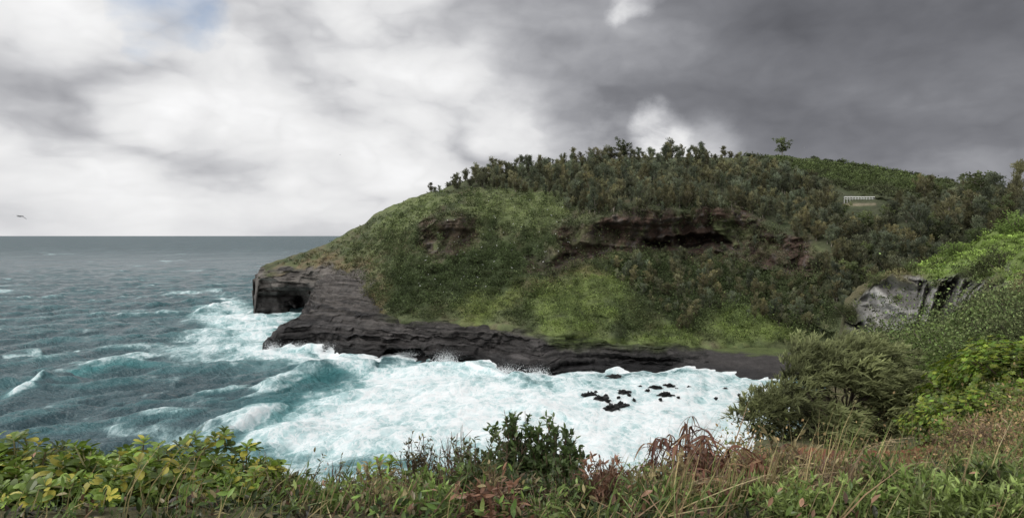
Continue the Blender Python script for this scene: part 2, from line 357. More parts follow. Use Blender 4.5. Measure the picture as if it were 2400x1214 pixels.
cave=sst(0,10,psd(hg.px,hg.py+9*n_b,[(1490,562),(1560,546),(1700,550),(1722,572),(1690,584),(1520,582)]))
hg.D=hg.D+cave*16
cave2=sst(-2,12,psd(hg.px+14*n_b,hg.py+16*n_b,[(668,745),(676,712),(698,694),(716,702),(728,745)]))
hg.D=hg.D+cave2*16
hg.Z[:,0]=-5
hpx=hg.px+(18*fbm(hg.Z/7+3,hg.D/14,0,3)+8*strat)*sst(690,604,hg.px)
fin(hg,hpx)
C=np.zeros(hg.D.shape+(3,))+np.array([.080,.092,.043])
nn=fbm(hg.X/14,hg.D/14,hg.Z/14,4);nm2=fbm(hg.X/6+2,hg.D/6,hg.Z/6,3)
C=blend(C,sst(-.2,.4,nn),(.052,.064,.032));C=blend(C,sst(.05,.5,nm2)*.65,(.10,.085,.054))
GREEN=[[(1090,475),(1200,455),(1330,448),(1345,505),(1250,535),(1130,530)],[(1255,690),(1340,650),(1430,630),(1490,720),(1400,765),(1290,785),(1240,740)],[(1640,750),(1790,715),(1870,790),(1820,815),(1690,812)],[(1070,730),(1200,680),(1230,700),(1160,755)],[(1560,770),(1640,790),(1560,815),(1300,800),(1300,780)],
  [(900,470),(1000,450),(1090,470),(1000,520),(880,560)]]
FOREST=[(1000,432),(1150,385),(1300,365),(1750,350),(1900,400),(2050,430),(2300,410),(2950,400),(2950,560),(2200,640),(1960,760),(1900,640),(1960,600),(1850,540),(1700,492),(1480,492),(1350,505),(1300,450),(1150,435)]
MID=[(1380,600),(1500,600),(1720,600),(1850,650),(1930,690),(1930,800),(1850,760),(1680,720),(1600,790),(1480,700)]
DARKS=[(870,660),(1000,600),(1120,590),(1240,560),(1340,640),(1230,680),(1120,710),(930,740),(870,720)]
BROWN=[[(1090,735),(1190,690),(1300,645),(1400,620),(1410,650),(1270,690),(1130,745)],[(850,690),(910,660),(905,745),(850,740)],[(620,640),(760,600),(880,610),(880,650),(760,640)]]
C=blend(C,zone(FOREST)*.9,(.044,.050,.027))
C=blend(C,zone(MID)*.9,(.036,.047,.02))
C=blend(C,zone(DARKS)*.9,(.038,.052,.022))
C=blend(C,sst(.14,.0,gul)*.65,(.034,.046,.02))  # gully shading painted into the colour, as darker, denser growth
gb_=np.clip(.66+.7*nm2,.1,1)
for p in BROWN: C=blend(C,zone(p)*.85*gb_,(.135,.10,.06))
for i_,p in enumerate(GREEN): C=blend(C,zone(p)*.85*gb_,(.108,.132,.052) if i_ in (0,5) else (.118,.155,.044))
C=blend(C,zone([(1740,352),(2050,372),(2250,425),(2200,440),(2000,440),(1880,400)],10),(.058,.074,.03))
C=blend(C,red*sst(-.6,-.1,nn+.4*n_b)*.94,(.058,.036,.029))
C=blend(C,red*sst(.2,.5,fbm(hg.X/5+2,hg.D/5,hg.Z/5,3)),(.09,.078,.07))
C=blend(C,red*sst(.1,.4,nm2)*.8,(.026,.021,.018))
C=C*1.25
C=blend(C,rockw,(.135,.122,.11))
C=blend(C,sst(20,5,hg.Z+4*n_b)*rockw,(.07,.066,.063))
C=blend(C,rockw*sst(.05,.4,-strat)*.85,(.034,.032,.031))
C=blend(C,sst(-3,3,psd(hg.ax,hg.ay,[(1975,477),(2052,477),(2054,481),(1976,483)])),(.2,.17,.12))
C=blend(C,sst(3,0,hg.Z),(.03,.03,.03))
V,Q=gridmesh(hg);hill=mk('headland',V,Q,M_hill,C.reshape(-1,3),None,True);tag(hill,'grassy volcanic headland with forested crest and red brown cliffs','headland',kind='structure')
HB=[i for i in range(len(hg.par)) if hg.par[i,0]<=6.02]
def hill_at(px,py):
    c=int(np.clip(round((px-598)/3.2)+1,1,hg.D.shape[1]-1))
    a=hg.ay[HB,c];k=int(np.argmin(np.abs(a-py)))
    i=HB[k]
    return np.array([hg.X[i,c],hg.D[i,c],hg.Z[i,c]]),C[i,c]
# rock shelf and beach
SK={612:[(-5,250,Z),(-5,251,Z),(-5,252,Z),(-5,253,Z),(-5,256,Z),(-5,260,Z),(-5,275,Z)],
616:[(-5,250,Z),(0,251,Z),(.5,252,Z),(816,253),(810,256),(808,260),(-5,275,Z)],
635:[(-5,250,Z),(0,252,Z),(812,254),(798,257),(792,262),(788,268),(-5,285,Z)],
655:[(-5,251,Z),(0,252,Z),(808,255),(784,259),(775,265),(768,276),(-5,292,Z)],
700:[(-5,250,Z),(0,254,Z),(800,257),(770,263),(752,275),(738,298),(-5,322,Z)],
722:[(-5,250,Z),(0,255,Z),(795,259),(764,266),(735,282),(705,315),(-3,340,Z)],
740:[(-5,251,Z),(0,256,Z),(792,260),(760,268),(715,292),(662,345),(668,368)],
800:[(-5,240,Z),(0,245,Z),(805,249),(766,258),(705,297),(632,355),(650,375)],
850:[(-5,232,Z),(0,237,Z),(808,243),(768,252),(720,283),(660,318),(680,335)],
880:[(-5,232,Z),(0,238,Z),(808,243),(768,251),(738,268),(712,283),(740,300)],
920:[(-5,232,Z),(0,238,Z),(808,243),(767,250),(750,261),(740,267),(765,280)],
1000:[(-5,220,Z),(0,227,Z),(815,234),(768,246),(756,254),(752,260),(775,270)],
1100:[(-5,220,Z),(0,227,Z),(815,234),(770,244),(760,250),(755,256),(780,266)],
1150:[(-5,211,Z),(0,219,Z),(820,229),(772,242),(763,247),(758,252),(785,262)],
1185:[(-5,203,Z),(0,211,Z),(838,218),(778,237),(768,243),(762,248),(790,258)],
1260:[(-5,197,Z),(0,205,Z),(856,209),(806,222),(785,233),(772,242),(800,250)],
1330:[(-5,210,Z),(0,218,Z),(844,222),(805,229),(790,235),(784,241),(810,250)],
1450:[(-5,214,Z),(0,221,Z),(842,225),(814,230),(804,235),(798,241),(820,250)],
1600:[(-5,208,Z),(0,216,Z),(850,221),(827,227),(817,232),(809,239),(830,250)],
1720:[(-4,196,Z),(0,208,Z),(866,213),(848,219),(832,226),(815,236),(838,248)],
1800:[(-4,190,Z),(0,200,Z),(874,206),(852,214),(835,222),(818,232),(840,244)],
2000:[(-4,183,Z),(0,193,Z),(876,201),(852,209),(835,215),(824,224),(845,236)]}
sp=np.concatenate([[612.],np.arange(616,2000,2.2)])
sg=stack(SK,sp,[8,38,48,36,34,8])
sg.D=smooth_rows(sg.D,2);sg.Z=smooth_rows(sg.Z,2)
sg.X=(sg.px-1200)/F*sg.D
na=fbm(sg.X/16,sg.D/16,sg.Z/16,5);nb=fbm(sg.X/4.5,sg.D/4.5,sg.Z/3,4);nl=fbm(sg.X/38+4,sg.D/38,sg.Z/50,3)
wz=sg.Z+na*1.6+nl*2.5+.03*(sg.X+60)
lay=fbm(sg.X/60+3,sg.D/60,wz/1.8,4)
bw=sst(1560,1690,sg.px+40*na)
inn=np.where(sg.px<615,0,1.)
tipf=sst(616,690,sg.px)
steep=sst(1.02,1.4,sg.par)*sst(3.6,2.9,sg.par)
block=np.abs(fbm(sg.X/9+2,sg.D/9,sg.Z/9,3))
sg.D=sg.D+inn*(1-bw)*((nl*7.+na*3.5-block*3+.6)*tipf+lay*(1.2+4.6*steep)*(.4+.6*tipf)+nb*1.5)+bw*inn*(nl*3+na*2+nb*.5)
mz=np.where(sg.Z>.8,1.,0)*(1-bw)*inn
sg.Z=sg.Z+mz*(na*1.5+nb*.7)+np.where(sg.Z>.6,nb*.35+na*.5,0)*bw*inn
sg.Z=sg.Z+mz*.85*(terrace(wz,2.1,.16)-wz)
notch=sst(0,8,psd(sg.px,HY-(sg.Z-H)/sg.D*F,[(880,848),(905,818),(985,815),(1020,850),(950,860)]))
sg.D=sg.D+notch*8
fin(sg)
SCc=np.zeros(sg.D.shape+(3,))+np.array([.078,.072,.070])
SCc=blend(SCc,sst(6,13,sg.Z+na*3),(.135,.122,.112))
SCc=blend(SCc,sst(.08,.45,-lay)*.85,(.028,.026,.026))
SCc=blend(SCc,sst(4.5,.8,sg.Z+nb*1.5),(.026,.025,.026))
SCc=blend(SCc,sst(870,950,sg.px)*sst(3.4,4.6,sg.par+na*1.2+nb*.7)*(1-bw),(.085,.10,.042))
SCc=blend(SCc,sst(-15,15,psd(sg.px+na*30,sg.ay+nb*10,[(1280,795),(1330,780),(1560,793),(1600,803),(1560,818),(1420,812),(1300,812)])),(.10,.132,.042))
SCc=blend(SCc,bw,(.050,.046,.045))
SCc=blend(SCc,bw*sst(2.6,1.6,sg.par+na*.8)*.8,(.026,.025,.026))
SCc=blend(SCc,bw*sst(4.0,4.7,sg.par+na*1.2+nb*.5),(.08,.10,.036))
V,Q=gridmesh(sg);SCf=SCc.reshape(-1,3)
fn=(sg.px+90*na+30*nb).reshape(-1)[Q[:,0]]
def sub(Vv,Qq,Cc):
    u,inv=np.unique(Qq,return_inverse=True);return Vv[u],inv.reshape(Qq.shape),Cc[u]
a,b,c=sub(V,Q[fn<1635],SCf);tag(mk('rock_shelf',a,b,M_rock,c,None,True),'dark layered lava rock shelf along the foot of the headland','rock shelf',kind='structure')
a,b,c=sub(V,Q[fn>=1635],SCf);tag(mk('beach',a,b,M_gravel,c,None,True),'black gravel beach at the head of the cove','beach',kind='structure')
fr=np.argmax(sg.Z>.3,axis=0);shore_px=sp[2:];shore_D=sg.D[fr,np.arange(len(sp))][2:]
# near bluff
lip=[(43.45,1.0,Z),(1228,3.9),(1195,6),(1172,8),(33,12,Z),(15,18,Z),(-6,26,Z),(-6,30,Z),(-6,34,Z),(-6,38,Z),(-6,42,Z)]
N0=(43.45,1.0,Z)
GK={-900:lip,700:lip,1500:[N0,(1226,3.9),(1180,6.3),(1140,9),(33,14,Z),(15,20,Z),(-6,28,Z),(-6,32,Z),(-6,36,Z),(-6,40,Z),(-6,44,Z)],
1690:[N0,(1226,3.9),(1150,7),(1088,13),(33,19,Z),(15,26,Z),(-6,34,Z),(-6,40,Z),(-6,44,Z),(-6,48,Z),(-6,54,Z)],
1770:[N0,(1226,3.9),(1145,7),(1072,15),(1034,22),(20,34,Z),(-6,44,Z),(-6,50,Z),(-6,60,Z),(-6,70,Z),(-6,80,Z)],
1900:[N0,(1226,3.9),(1140,7),(1064,15),(1010,26),(960,38),(5,58,Z),(-6,80,Z),(-6,90,Z),(-6,100,Z),(-6,120,Z)],
1925:[N0,(1226,3.9),(1140,7),(1064,15),(1008,26),(950,40),(10,70,Z),(-6,130,Z),(-4,150,Z),(-4,170,Z),(-6,190,Z)],
1980:[N0,(1226,3.9),(1140,7),(1062,15),(1003,26),(918,46),(853,76),(800,152),(722,160),(705,184),(3,212,Z)],
2050:[N0,(1226,3.9),(1140,7),(1060,15),(1000,26),(905,48),(845,78),(795,146),(676,149),(652,172),(4,205,Z)],
2150:[N0,(1226,3.9),(1140,7),(1055,14.5),(965,25),(880,44),(828,74),(788,132),(658,135),(626,165),(8,205,Z)],
2230:[N0,(1226,3.9),(1135,7),(1045,14),(940,23),(860,40),(810,68),(768,114),(662,118),(592,155),(12,200,Z)],
2300:[N0,(1226,3.9),(1130,7),(1032,13),(920,21.5),(840,36),(790,58),(742,92),(672,104),(560,145),(14,195,Z)],
2400:[N0,(1224,3.9),(1120,7),(1015,12),(890,20),(800,32),(742,51),(702,75),(668,85),(527,135),(16,190,Z)],
2900:[N0,(1210,3.9),(1090,7),(960,12),(820,19),(720,30),(660,48),(620,70),(590,80),(470,125),(20,185,Z)]}
gp=np.concatenate([np.arange(-900,1900,5.),np.arange(1900,2400,2.),np.arange(2400,2900,5.)])
gg=stack(GK,gp,[8,14,16,26,24,20,20,70,16,40,10])
gg.D=smooth_rows(gg.D,2);gg.Z=smooth_rows(gg.Z,2);gg.X=(gg.px-1200)/F*gg.D;gg.py=HY-(gg.Z-H)/gg.D*F
am=np.clip(gg.D/26,.03,2.4)
ga=fbm(gg.X/14,gg.D/14,gg.Z/14,5);gb=fbm(gg.X/2.2,gg.D/2.2,gg.Z/2.2,4)
gc=fbm(gg.X/3.,gg.Z/3.,0.,3)
cl=sst(6.75,7.15,gg.par+.3*gc)*sst(8.15,7.9,gg.par+.25*gc)*sst(1985,2020,gg.px+35*gc)*sst(2330,2240,gg.px+70*gc+.6*(gg.py-720))
gg.Z=gg.Z+np.where(gg.Z>0,ga*am*1.3*(1-.8*cl)+gb*np.minimum(am*.5,.4)*(1-.5*cl),0)
rib1=fbm(gg.X/1.5,0*gg.X+3,gg.Z/30,4);rib2=np.abs(fbm(gg.X/4.5,0*gg.X,gg.Z/60,3));crag=fbm(gg.X/3.2,gg.D/8,gg.Z/3.2,5)
ribs=rib1*1.4+2.*rib2+.45*crag
gg.D=gg.D+cl*ribs*5.
fin(gg)
GC=np.zeros(gg.D.shape+(3,))+np.array([.068,.07,.036])
GC=blend(GC,sst(-.3,.4,ga)*.6,(.095,.08,.045))
gqx=gg.px+30*ga+10*gb;gqy=gg.py+20*ga+6*gb
gz=lambda poly,s=14:sst(-s,s,psd(gqx,gqy,poly))
GC=blend(GC,gz([(2080,640),(2240,585),(2420,500),(2950,440),(2950,670),(2400,665),(2250,680),(2200,655)])*(gg.par>7.9),(.115,.155,.044))
GC=blend(GC,gz([(2260,710),(2420,690),(2420,760),(2280,770)]),(.10,.085,.045))
SOIL=[(1740,1082),(1850,1056),(2000,1022),(2200,1000),(2290,1030),(2210,1108),(1950,1140),(1780,1120)]
GC=blend(GC,gz(SOIL)*np.clip(.9+gb,0,1),(.135,.055,.03))
GC=blend(GC,sst(.1,.45,fbm(gg.X/9+4,gg.D/12,0,3))*sst(4.2,5,gg.par)*sst(7,6.5,gg.par)*.75,(.13,.065,.038))
GC=GC*1.25
GC=blend(GC,cl,(.29,.283,.268))
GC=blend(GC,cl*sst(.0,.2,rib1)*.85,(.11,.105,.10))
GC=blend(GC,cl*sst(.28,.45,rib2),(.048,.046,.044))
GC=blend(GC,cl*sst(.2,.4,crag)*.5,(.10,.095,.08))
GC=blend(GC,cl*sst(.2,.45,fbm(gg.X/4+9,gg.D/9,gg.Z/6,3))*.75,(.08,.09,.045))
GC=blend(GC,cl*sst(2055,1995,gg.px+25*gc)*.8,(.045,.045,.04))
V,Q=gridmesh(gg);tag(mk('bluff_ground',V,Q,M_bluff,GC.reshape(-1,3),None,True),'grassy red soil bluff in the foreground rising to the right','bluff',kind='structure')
gcol=lambda px:int(np.argmin(np.abs(gp-px)))
def gz_at(px,D):
    c=gcol(px);dd=np.maximum.accumulate(gg.D[:,c])
    return float(np.interp(D,dd,gg.Z[:,c]))
def gpos(px,D): return np.array([(px-1200)/F*D,D,gz_at(px,D)])
def bl_at(px,py,pmin=2):
    c=gcol(px);k=np.where((gg.par[:,c]<=9)&(gg.par[:,c]>=pmin))[0]
    i=k[np.argmin(np.abs(gg.ay[k,c]-py))];return np.array([gg.X[i,c],gg.D[i,c],gg.Z[i,c]]),GC[i,c],cl[i,c]
# ------------------------------------------------------------------ sea
px=np.concatenate([np.linspace(-6000,-520,14),np.linspace(-500,2300,800),np.linspace(2400,8000,14)])
dy=np.concatenate([np.geomspace(.35,7,26),np.linspace(8,700,600)]);D1=np.concatenate([H*F/dy,np.linspace(94,12,16)])
PX,D=np.meshgrid(px,D1);X=(PX-1200)/F*D;PY=HY+H*F/D
spc=np.maximum(D*D/(H*F)*1.16,D/F*3.5)
h=np.zeros_like(D)
rw=np.random.default_rng(5)
for i in range(64):
    lam=2.6*(17.**(i/63.)) *rw.uniform(.9,1.1);th=math.radians(rw.normal(-52,25));k=2*math.pi/lam
    amp=.0155*lam**.84*rw.uniform(.6,1.2);dx,dyv=math.cos(th),math.sin(th)
    wgt=np.clip((lam/spc-1.6)/1.6,0,1)
    ph=k*(X*dx+D*dyv)+rw.uniform(0,6.28)+.9*np.sin(X/57+i)+.9*np.sin(D/71+2*i)
    s=np.sin(ph);h+=wgt*amp*(s+.33*np.cos(2*ph))
bay=sst(-120,120,psd(PX,PY,[(850,830),(1850,830),(1850,1250),(950,1250),(780,1000)]))
h*=1-.5*bay
n1=fbm(X/26,D/26,0,5);n2=fbm(X/70+3,D/70,0,3)
def fz(poly,s,nz=1.): return sst(-s,s,psd(PX+60*n1*nz,PY+34*n1*nz,poly))
foam=np.zeros_like(D);mx=lambda a,b:np.maximum(a,b)
foam=mx(foam,(.80+.12*n2)*fz([(860,850),(1000,845),(1150,855),(1260,880),(1330,850),(1600,855),(1850,875),(1850,1130),(1250,1130),(1020,1100),(850,1060),(700,1075),(540,1040),(610,985),(740,950),(850,905)],60))
foam=mx(foam,.72*fz([(440,735),(540,698),(605,730),(720,722),(700,770),(620,815),(560,800),(480,765)],36))
foam=mx(foam,.80*fz([(540,815),(640,800),(830,830),(870,880),(740,860),(600,850)],24))
foam=mx(foam,.48*fz([(330,820),(500,750),(640,780),(680,870),(430,870)],46))
foam=mx(foam,.52*fz([(440,1050),(850,1070),(1250,1120),(1250,1190),(560,1190)],46))
foam=mx(foam,.40*fz([(200,990),(420,985),(560,1000),(470,1050),(250,1020)],28))
foam=mx(foam,.16*fz([(0,700),(520,660),(640,830),(560,1040),(0,1050)],60))
foam=mx(foam,.62*fz([(0,832),(90,818),(100,828),(10,840)],8,.3));foam=mx(foam,.6*fz([(150,822),(185,818),(190,826),(155,832)],6,.3))
teal=.8*sst(-70,90,psd(PX+40*n2,PY+30*n2,[(400,770),(560,700),(720,720),(700,800),(900,870),(1850,880),(1850,1220),(520,1220),(470,1060),(640,950),(820,880),(560,860)]))
teal*=np.clip(.75+.6*n2,.3,1)
teal=mx(teal,.3*sst(.2,.9,h)*sst(-150,50,psd(PX,PY,[(0,700),(560,640),(720,800),(700,1080),(0,1080)])))
def breaker(pts,A,w,ft,tt,fside=1):
    global h,foam,teal
    W=[((a-1200)/F*(H*F/(b-HY)),H*F/(b-HY)) for a,b in pts]
    best=np.full(D.shape,1e9);sg_=np.zeros_like(D);tp=np.zeros_like(D);n=len(W)-1
    xs=X+4.4*n1;ys=D+4.4*n2+2*n1
    for i in range(n):
        (ax,ay),(bx,by)=W[i],W[i+1];ex,ey=bx-ax,by-ay
        t=np.clip(((xs-ax)*ex+(ys-ay)*ey)/(ex*ex+ey*ey),0,1);qx_,qy_=xs-ax-t*ex,ys-ay-t*ey
        d=np.hypot(qx_,qy_);m=d<best;best=np.where(m,d,best)
        sg_=np.where(m,np.sign(qy_),sg_);tp=np.where(m,(i+t)/n,tp)
    env=np.sin(np.clip(tp,0.,1)*math.pi)**.5
    s=best*sg_
    prof=np.where(s<0,np.exp(-(s/(w*.55))**2),np.exp(-(s/(w*1.6))**2))
    h=h+A*env*prof
    foam=np.maximum(foam,ft*env*np.exp(-((s+.2*w*fside)/(w*.55))**2))
    fc=env*np.exp(-((s+.45*w)/(w*.6))**2);teal=np.maximum(teal,tt*fc);foam=foam*(1-.55*fc*(1-min(1,ft)))
breaker([(-60,965),(60,918),(150,885),(230,866),(330,852),(460,850)],2.8,6.,.34,.85)
breaker([(-40,940),(40,925),(110,895)],1.2,3.,.8,.4)
breaker([(600,940),(670,905),(740,880),(800,868),(870,862)],3.4,5.5,.34,.85)
breaker([(470,1045),(540,1005),(600,975),(670,950)],2.8,4.2,.92,.5)
breaker([(150,760),(300,740),(420,735)],1.4,6,.22,.3)
breaker([(1020,850),(1100,862),(1160,870),(1230,900)],1.4,3.,.98,.2)
breaker([(560,830),(680,818),(780,822),(850,848)],1.7,3.,.98,.3)
breaker([(430,742),(520,715),(600,712)],1.5,5,.92,.3)
breaker([(960,1000),(1100,960),(1250,955),(1400,990)],.9,3.5,.9,.2)
foam=mx(foam,np.clip((h-1.0)*.8,0,.5)*sst(-.1,.4,n2+.15)*(1-.5*teal))
sD=np.interp(PX,shore_px,shore_D,left=1e6,right=1e6)
dist=sD-D
foam=mx(foam,np.where((PX>616)&(PX<1850),sst(11,1,dist+5*n1)*sst(-30,-20,dist)*.95,0))
foam=mx(foam,.42*sst(.28,.62,fbm(X/60,D/150,0,4))*sst(300,500,D)*sst(4000,1500,D))
hn=fbm(X/5,D/5,0,3);h+=np.clip(foam-.4,0,1)*hn*.35
sea_V=np.stack([X,D,h],-1).reshape(-1,3);c=len(px);r=len(D1)
q=(np.arange(r-1)[:,None]*c+np.arange(c-1)[None]);Q=np.stack([q,q+1,q+c+1,q+c],-1).reshape(-1,4)[:,::-1]
far=sst(250,2500,D)
tag(mk('sea',sea_V,Q,M_sea,None,None,True,{'foam':foam.ravel(),'teal':np.clip(teal,0,1).ravel(),'far':far.ravel()}),'choppy teal sea with white surf filling the cove','sea',kind='structure')
SP=MB()
for x,hh,w,n in [(1045,5.4,4,2200),(640,5.,3.5,1300),(760,4.6,6,1500),(1190,4.,5,1100),(960,3.2,4,700),(1260,4.,4,1000),(700,4.,5,900)]:
    d=float(np.interp(x,shore_px,shore_D))-1.8;b=np.array([(x-1200)/F*d,d,.3])
    u=R.random(n)**1.4;a=R.normal(0,.45,n);o=b+np.stack([R.normal(0,w*.45,n)+a*u*hh,R.normal(0,.8,n),u*hh*np.cos(a)*R.uniform(.6,1.1,n)],1)
    sz=R.uniform(.08,.36,n)*(1.1-u);V,Q=diam(o,nrm(R.normal(size=(n,3))),R.normal(size=(n,3)),sz*1.4,sz);SP.add(V,Q,(1,1,1))
tag(SP.obj('sea_spray',M_spray),'white spray where waves strike the lava shelf','spray',kind='stuff')
# ------------------------------------------------------------------ trees
def tree_proto(seed,kind):
    r=np.random.default_rng(seed);T=MB();K=MB()
    bark=np.array([.13,.115,.095]);lean=r.normal(0,.07,2)
    zz=np.linspace(0,.92,7);path=np.stack([lean[0]*zz**1.5+.012*r.normal(size=7)*(zz>0),lean[1]*zz**1.5+.012*r.normal(size=7)*(zz>0),zz],1)
    V,Q=tube(path,np.linspace(.026,.005,7),5);T.add(V,Q,bark)
    tips=[]
    nl=14 if kind=='iron' else 11
    wd=r.uniform(.75,1.3)
    for i in range(nl):
        t=r.uniform(.05,.9);b=np.array([np.interp(t,zz,path[:,j]) for j in range(3)]);a=i*2.4+r.uniform(-.4,.4)
        ln=(.24*wd*(1-t)+.12)*r.uniform(.6,1.45) if kind=='iron' else (.36*(1-abs(t-.5))+.1)*r.uniform(.8,1.2)
        up=r.uniform(.7,1.9) if kind=='iron' else r.uniform(.2,.8)
        d=np.array([math.cos(a),math.sin(a),up]);d/=np.linalg.norm(d)
        s=np.linspace(0,1,4)[:,None];lp=b+d*ln*s+np.array([0,0,.05*ln])*s*s
        V,Q=tube(lp,np.linspace(.010,.003,4),4);T.add(V,Q,bark)
        for u in np.linspace(.2,1.05,5): tips.append(b+d*ln*u+r.normal(0,.022,3))
    for t in np.linspace(.25,1.,10): tips.append(np.array([np.interp(t,zz,path[:,0]),np.interp(t,zz,path[:,1]),t*.93])+r.normal(0,.025,3))
    hue=r.uniform(-1,1)
    base=np.array([.083+.012*hue,.085,.049-.006*hue]) if kind=='iron' else np.array([.064,.078,.034])
    for p in tips:
        n=17;out=nrm(np.array([p[0],p[1],.05])+r.normal(0,.02,3))
        d=nrm(r.normal(size=(n,3))*.6+out*.5+np.array([0,0,1.15 if kind=='iron' else .2]))
        o=p+r.normal(0,.032,(n,3))
        L=r.uniform(.05,.125,n) if kind=='iron' else r.uniform(.05,.085,n);W=L*(.22 if kind=='iron' else .62)
        V,Q=diam(o,d,r.normal(size=(n,3)),L,W)
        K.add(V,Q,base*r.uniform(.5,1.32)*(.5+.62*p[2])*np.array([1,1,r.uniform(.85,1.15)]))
    return T,K
def bush_proto(seed,base,nc=46,leaf=.10,flat=.75,nleaf=16,asp=.5):
    r=np.random.default_rng(seed);T=MB();K=MB()
    for i in range(7):
        a=r.uniform(0,6.28);d=np.array([math.cos(a)*.35,math.sin(a)*.35,.55*flat]);s=np.linspace(0,1,4)[:,None]
        V,Q=tube(d*s+np.array([0,0,.08])*s*s,np.linspace(.022,.006,4),4);T.add(V,Q,(.09,.075,.06))
    k1,k2=r.uniform(0,6.28,2)
    for i in range(nc):
        d=nrm(r.normal(size=3));d[2]=abs(d[2]);a=math.atan2(d[1],d[0])
        lump=.36+.07*math.sin(2*a+k1)+.06*math.sin(3*a+k2)+r.normal(0,.05)
        p=d*lump*r.uniform(.7,1.12);p[2]=p[2]*flat*1.6+.06
        n=nleaf;o=p+r.normal(0,.055,(n,3));dd=nrm(r.normal(size=(n,3))*.8+d+np.array([0,0,.3]))
        L=r.uniform(.7,1.3,n)*leaf;V,Q=diam(o,dd,r.normal(size=(n,3)),L,L*asp)
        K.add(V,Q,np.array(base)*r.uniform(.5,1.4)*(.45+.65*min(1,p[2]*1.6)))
    return T,K
def pm(pl,n1,n2): return [(t.mesh(n1,M_bark),k.mesh(n2,M_leaf),t,k) for t,k in pl]
IRON=pm([tree_proto(20+i,'iron') for i in range(10)],'trunk','crown');BROAD=pm([tree_proto(40+i,'broad') for i in range(4)],'trunk','crown')
BUSH=pm([bush_proto(60+i,(.062,.08,.033)) for i in range(4)],'stem','foliage');BUSHG=pm([bush_proto(70+i,(.085,.12,.034),120,.06,.75,16,.45) for i in range(3)],'stem','foliage')
BUSHF=pm([bush_proto(90+i,(.066,.078,.034),150,.055,.75,16,.4) for i in range(3)],'stem','foliage')
def put(name,proto,loc,s,label,cat,group=None,sxy=1.):
    o=empty(name,loc,label,cat,group,random.uniform(0,6.28),s)
    o.scale=(s*sxy,s*sxy,s)
    nm=('trunk','crown') if proto in IRON or proto in BROAD else ('stem','foliage')
    ob(nm[0],proto[0],o);ob(nm[1],proto[1],o);return o
def stuffadd(mb,proto,loc,s,sxy=1.,tint=1.):
    a=random.uniform(0,6.28);c_,s_=math.cos(a),math.sin(a);Rm=np.array([[c_,-s_,0],[s_,c_,0],[0,0,1]])
    for k in (2,3):
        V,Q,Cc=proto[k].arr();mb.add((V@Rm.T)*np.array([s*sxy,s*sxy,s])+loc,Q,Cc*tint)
def rnd_poly(poly,n):
    xs=[p[0] for p in poly];ys=[p[1] for p in poly];out=[]
    while len(out)<n:
        x=R.uniform(min(xs),max(xs),n*3);y=R.uniform(min(ys),max(ys),n*3);m=psd(x,y,poly)>0
        out+=list(zip(x[m],y[m]))
    return out[:n]
FO=MB()
def crest(px): 
    c=int(round((px-598)/3.2)+1);i=HB[int(np.argmin(hg.ay[HB,c]))];return np.array([hg.X[i,c],hg.D[i,c],hg.Z[i,c]-.5])
def sky_tree(px,top,label,proto,sxy=1.,grp=None):
    p=crest(px);t=HY-(p[2]-H)/p[1]*F;s=max(3.,(t-top)/F*p[1]/.98);put('tree',proto,p,s,label,'tree',grp,sxy)
sky_tree(1832,322,'lone round tree standing by itself on the bare right part of the ridge',BROAD[0],1.1)
sky_tree(1455,328,'tall wide crowned tree on the skyline near the top of the wooded ridge',BROAD[1],1.1)
sky_tree(1572,326,'tall thin crowned tree on the skyline right under the bright gap in the clouds',IRON[1],1.1)
sky_tree(1640,335,'tall skyline tree midway between the bright cloud gap and the lone ridge tree',IRON[2],1.1)
sky_tree(1157,370,'spiky small tree on the left shoulder of the wooded ridge',IRON[3],1.1)
sky_tree(1010,430,'leftmost small tree of the ridge, where the woods begin',IRON[4],1.5)
topc=lambda x:np.interp(x,[1010,1100,1160,1300,1400,1500,1745],[428,402,386,364,352,350,356])
for x in np.arange(1030,1740,13):
    x+=R.uniform(-7,7)
    sky_tree(x,topc(x)+R.uniform(-11,16),'grey green tree in the row along the wooded skyline of the headland',random.choice(IRON),R.uniform(.95,1.5),'trees along the headland skyline')
for x in np.arange(1015,1740,6):
    p=crest(x+R.uniform(-3,3));t=HY-(p[2]-H)/p[1]*F;s=(t-topc(x)-R.uniform(5,20))/F*p[1]
    p=p+np.array([0,R.uniform(3,14),-.8])
    if s>2.2: stuffadd(FO,random.choice(IRON),p,s,R.uniform(1.2,1.8),R.uniform(.7,1.2))
for x in np.arange(1900,2250,16):
    p=crest(x+R.uniform(-8,8));put('bush',random.choice(BUSH),p,R.uniform(2,5),'dark low bush on the right hand skyline of the ridge','bush','bushes along the right skyline',1.3)
cand=[]
def addz(poly,n,h0,h1,kinds,lab,cat,grp,sxy=1.,nm='tree'):
    for x,y in rnd_poly(poly,n):
        if 1952<x<2072 and 466<y<520: continue
        p,_=hill_at(x,y);hh=h0+(h1-h0)*R.random()**1.8
        if x>1740: hh=min(hh,max(2.5,(y-354)*p[1]/F*.7))
        cand.append((hh/p[1],p-np.array([0,0,.6]),hh,random.choice(kinds),lab,cat,grp,sxy*R.uniform(.7,1.4),nm))
T1=[(1040,450),(1150,412),(1300,390),(1500,376),(1740,376),(1880,432),(1970,490),(1960,570),(1850,535),(1720,492),(1480,495),(1350,510),(1290,460),(1150,446)]
addz(T1,780,4.5,13.5,IRON,'grey green ironwood tree in the wood on the upper slope of the headland','tree','ironwoods on the upper headland slope',.9)
T2=[(1880,460),(1960,460),(1970,500),(2080,500),(2150,460),(2260,445),(2420,450),(2420,530),(2250,610),(2080,690),(1960,740),(1900,640),(1960,600),(1850,560)]
addz(T2,380,4.5,12,IRON+BROAD[:1],'dark olive tree in the wooded gully behind the grey cliff','tree','trees in the wooded gully',1.0)
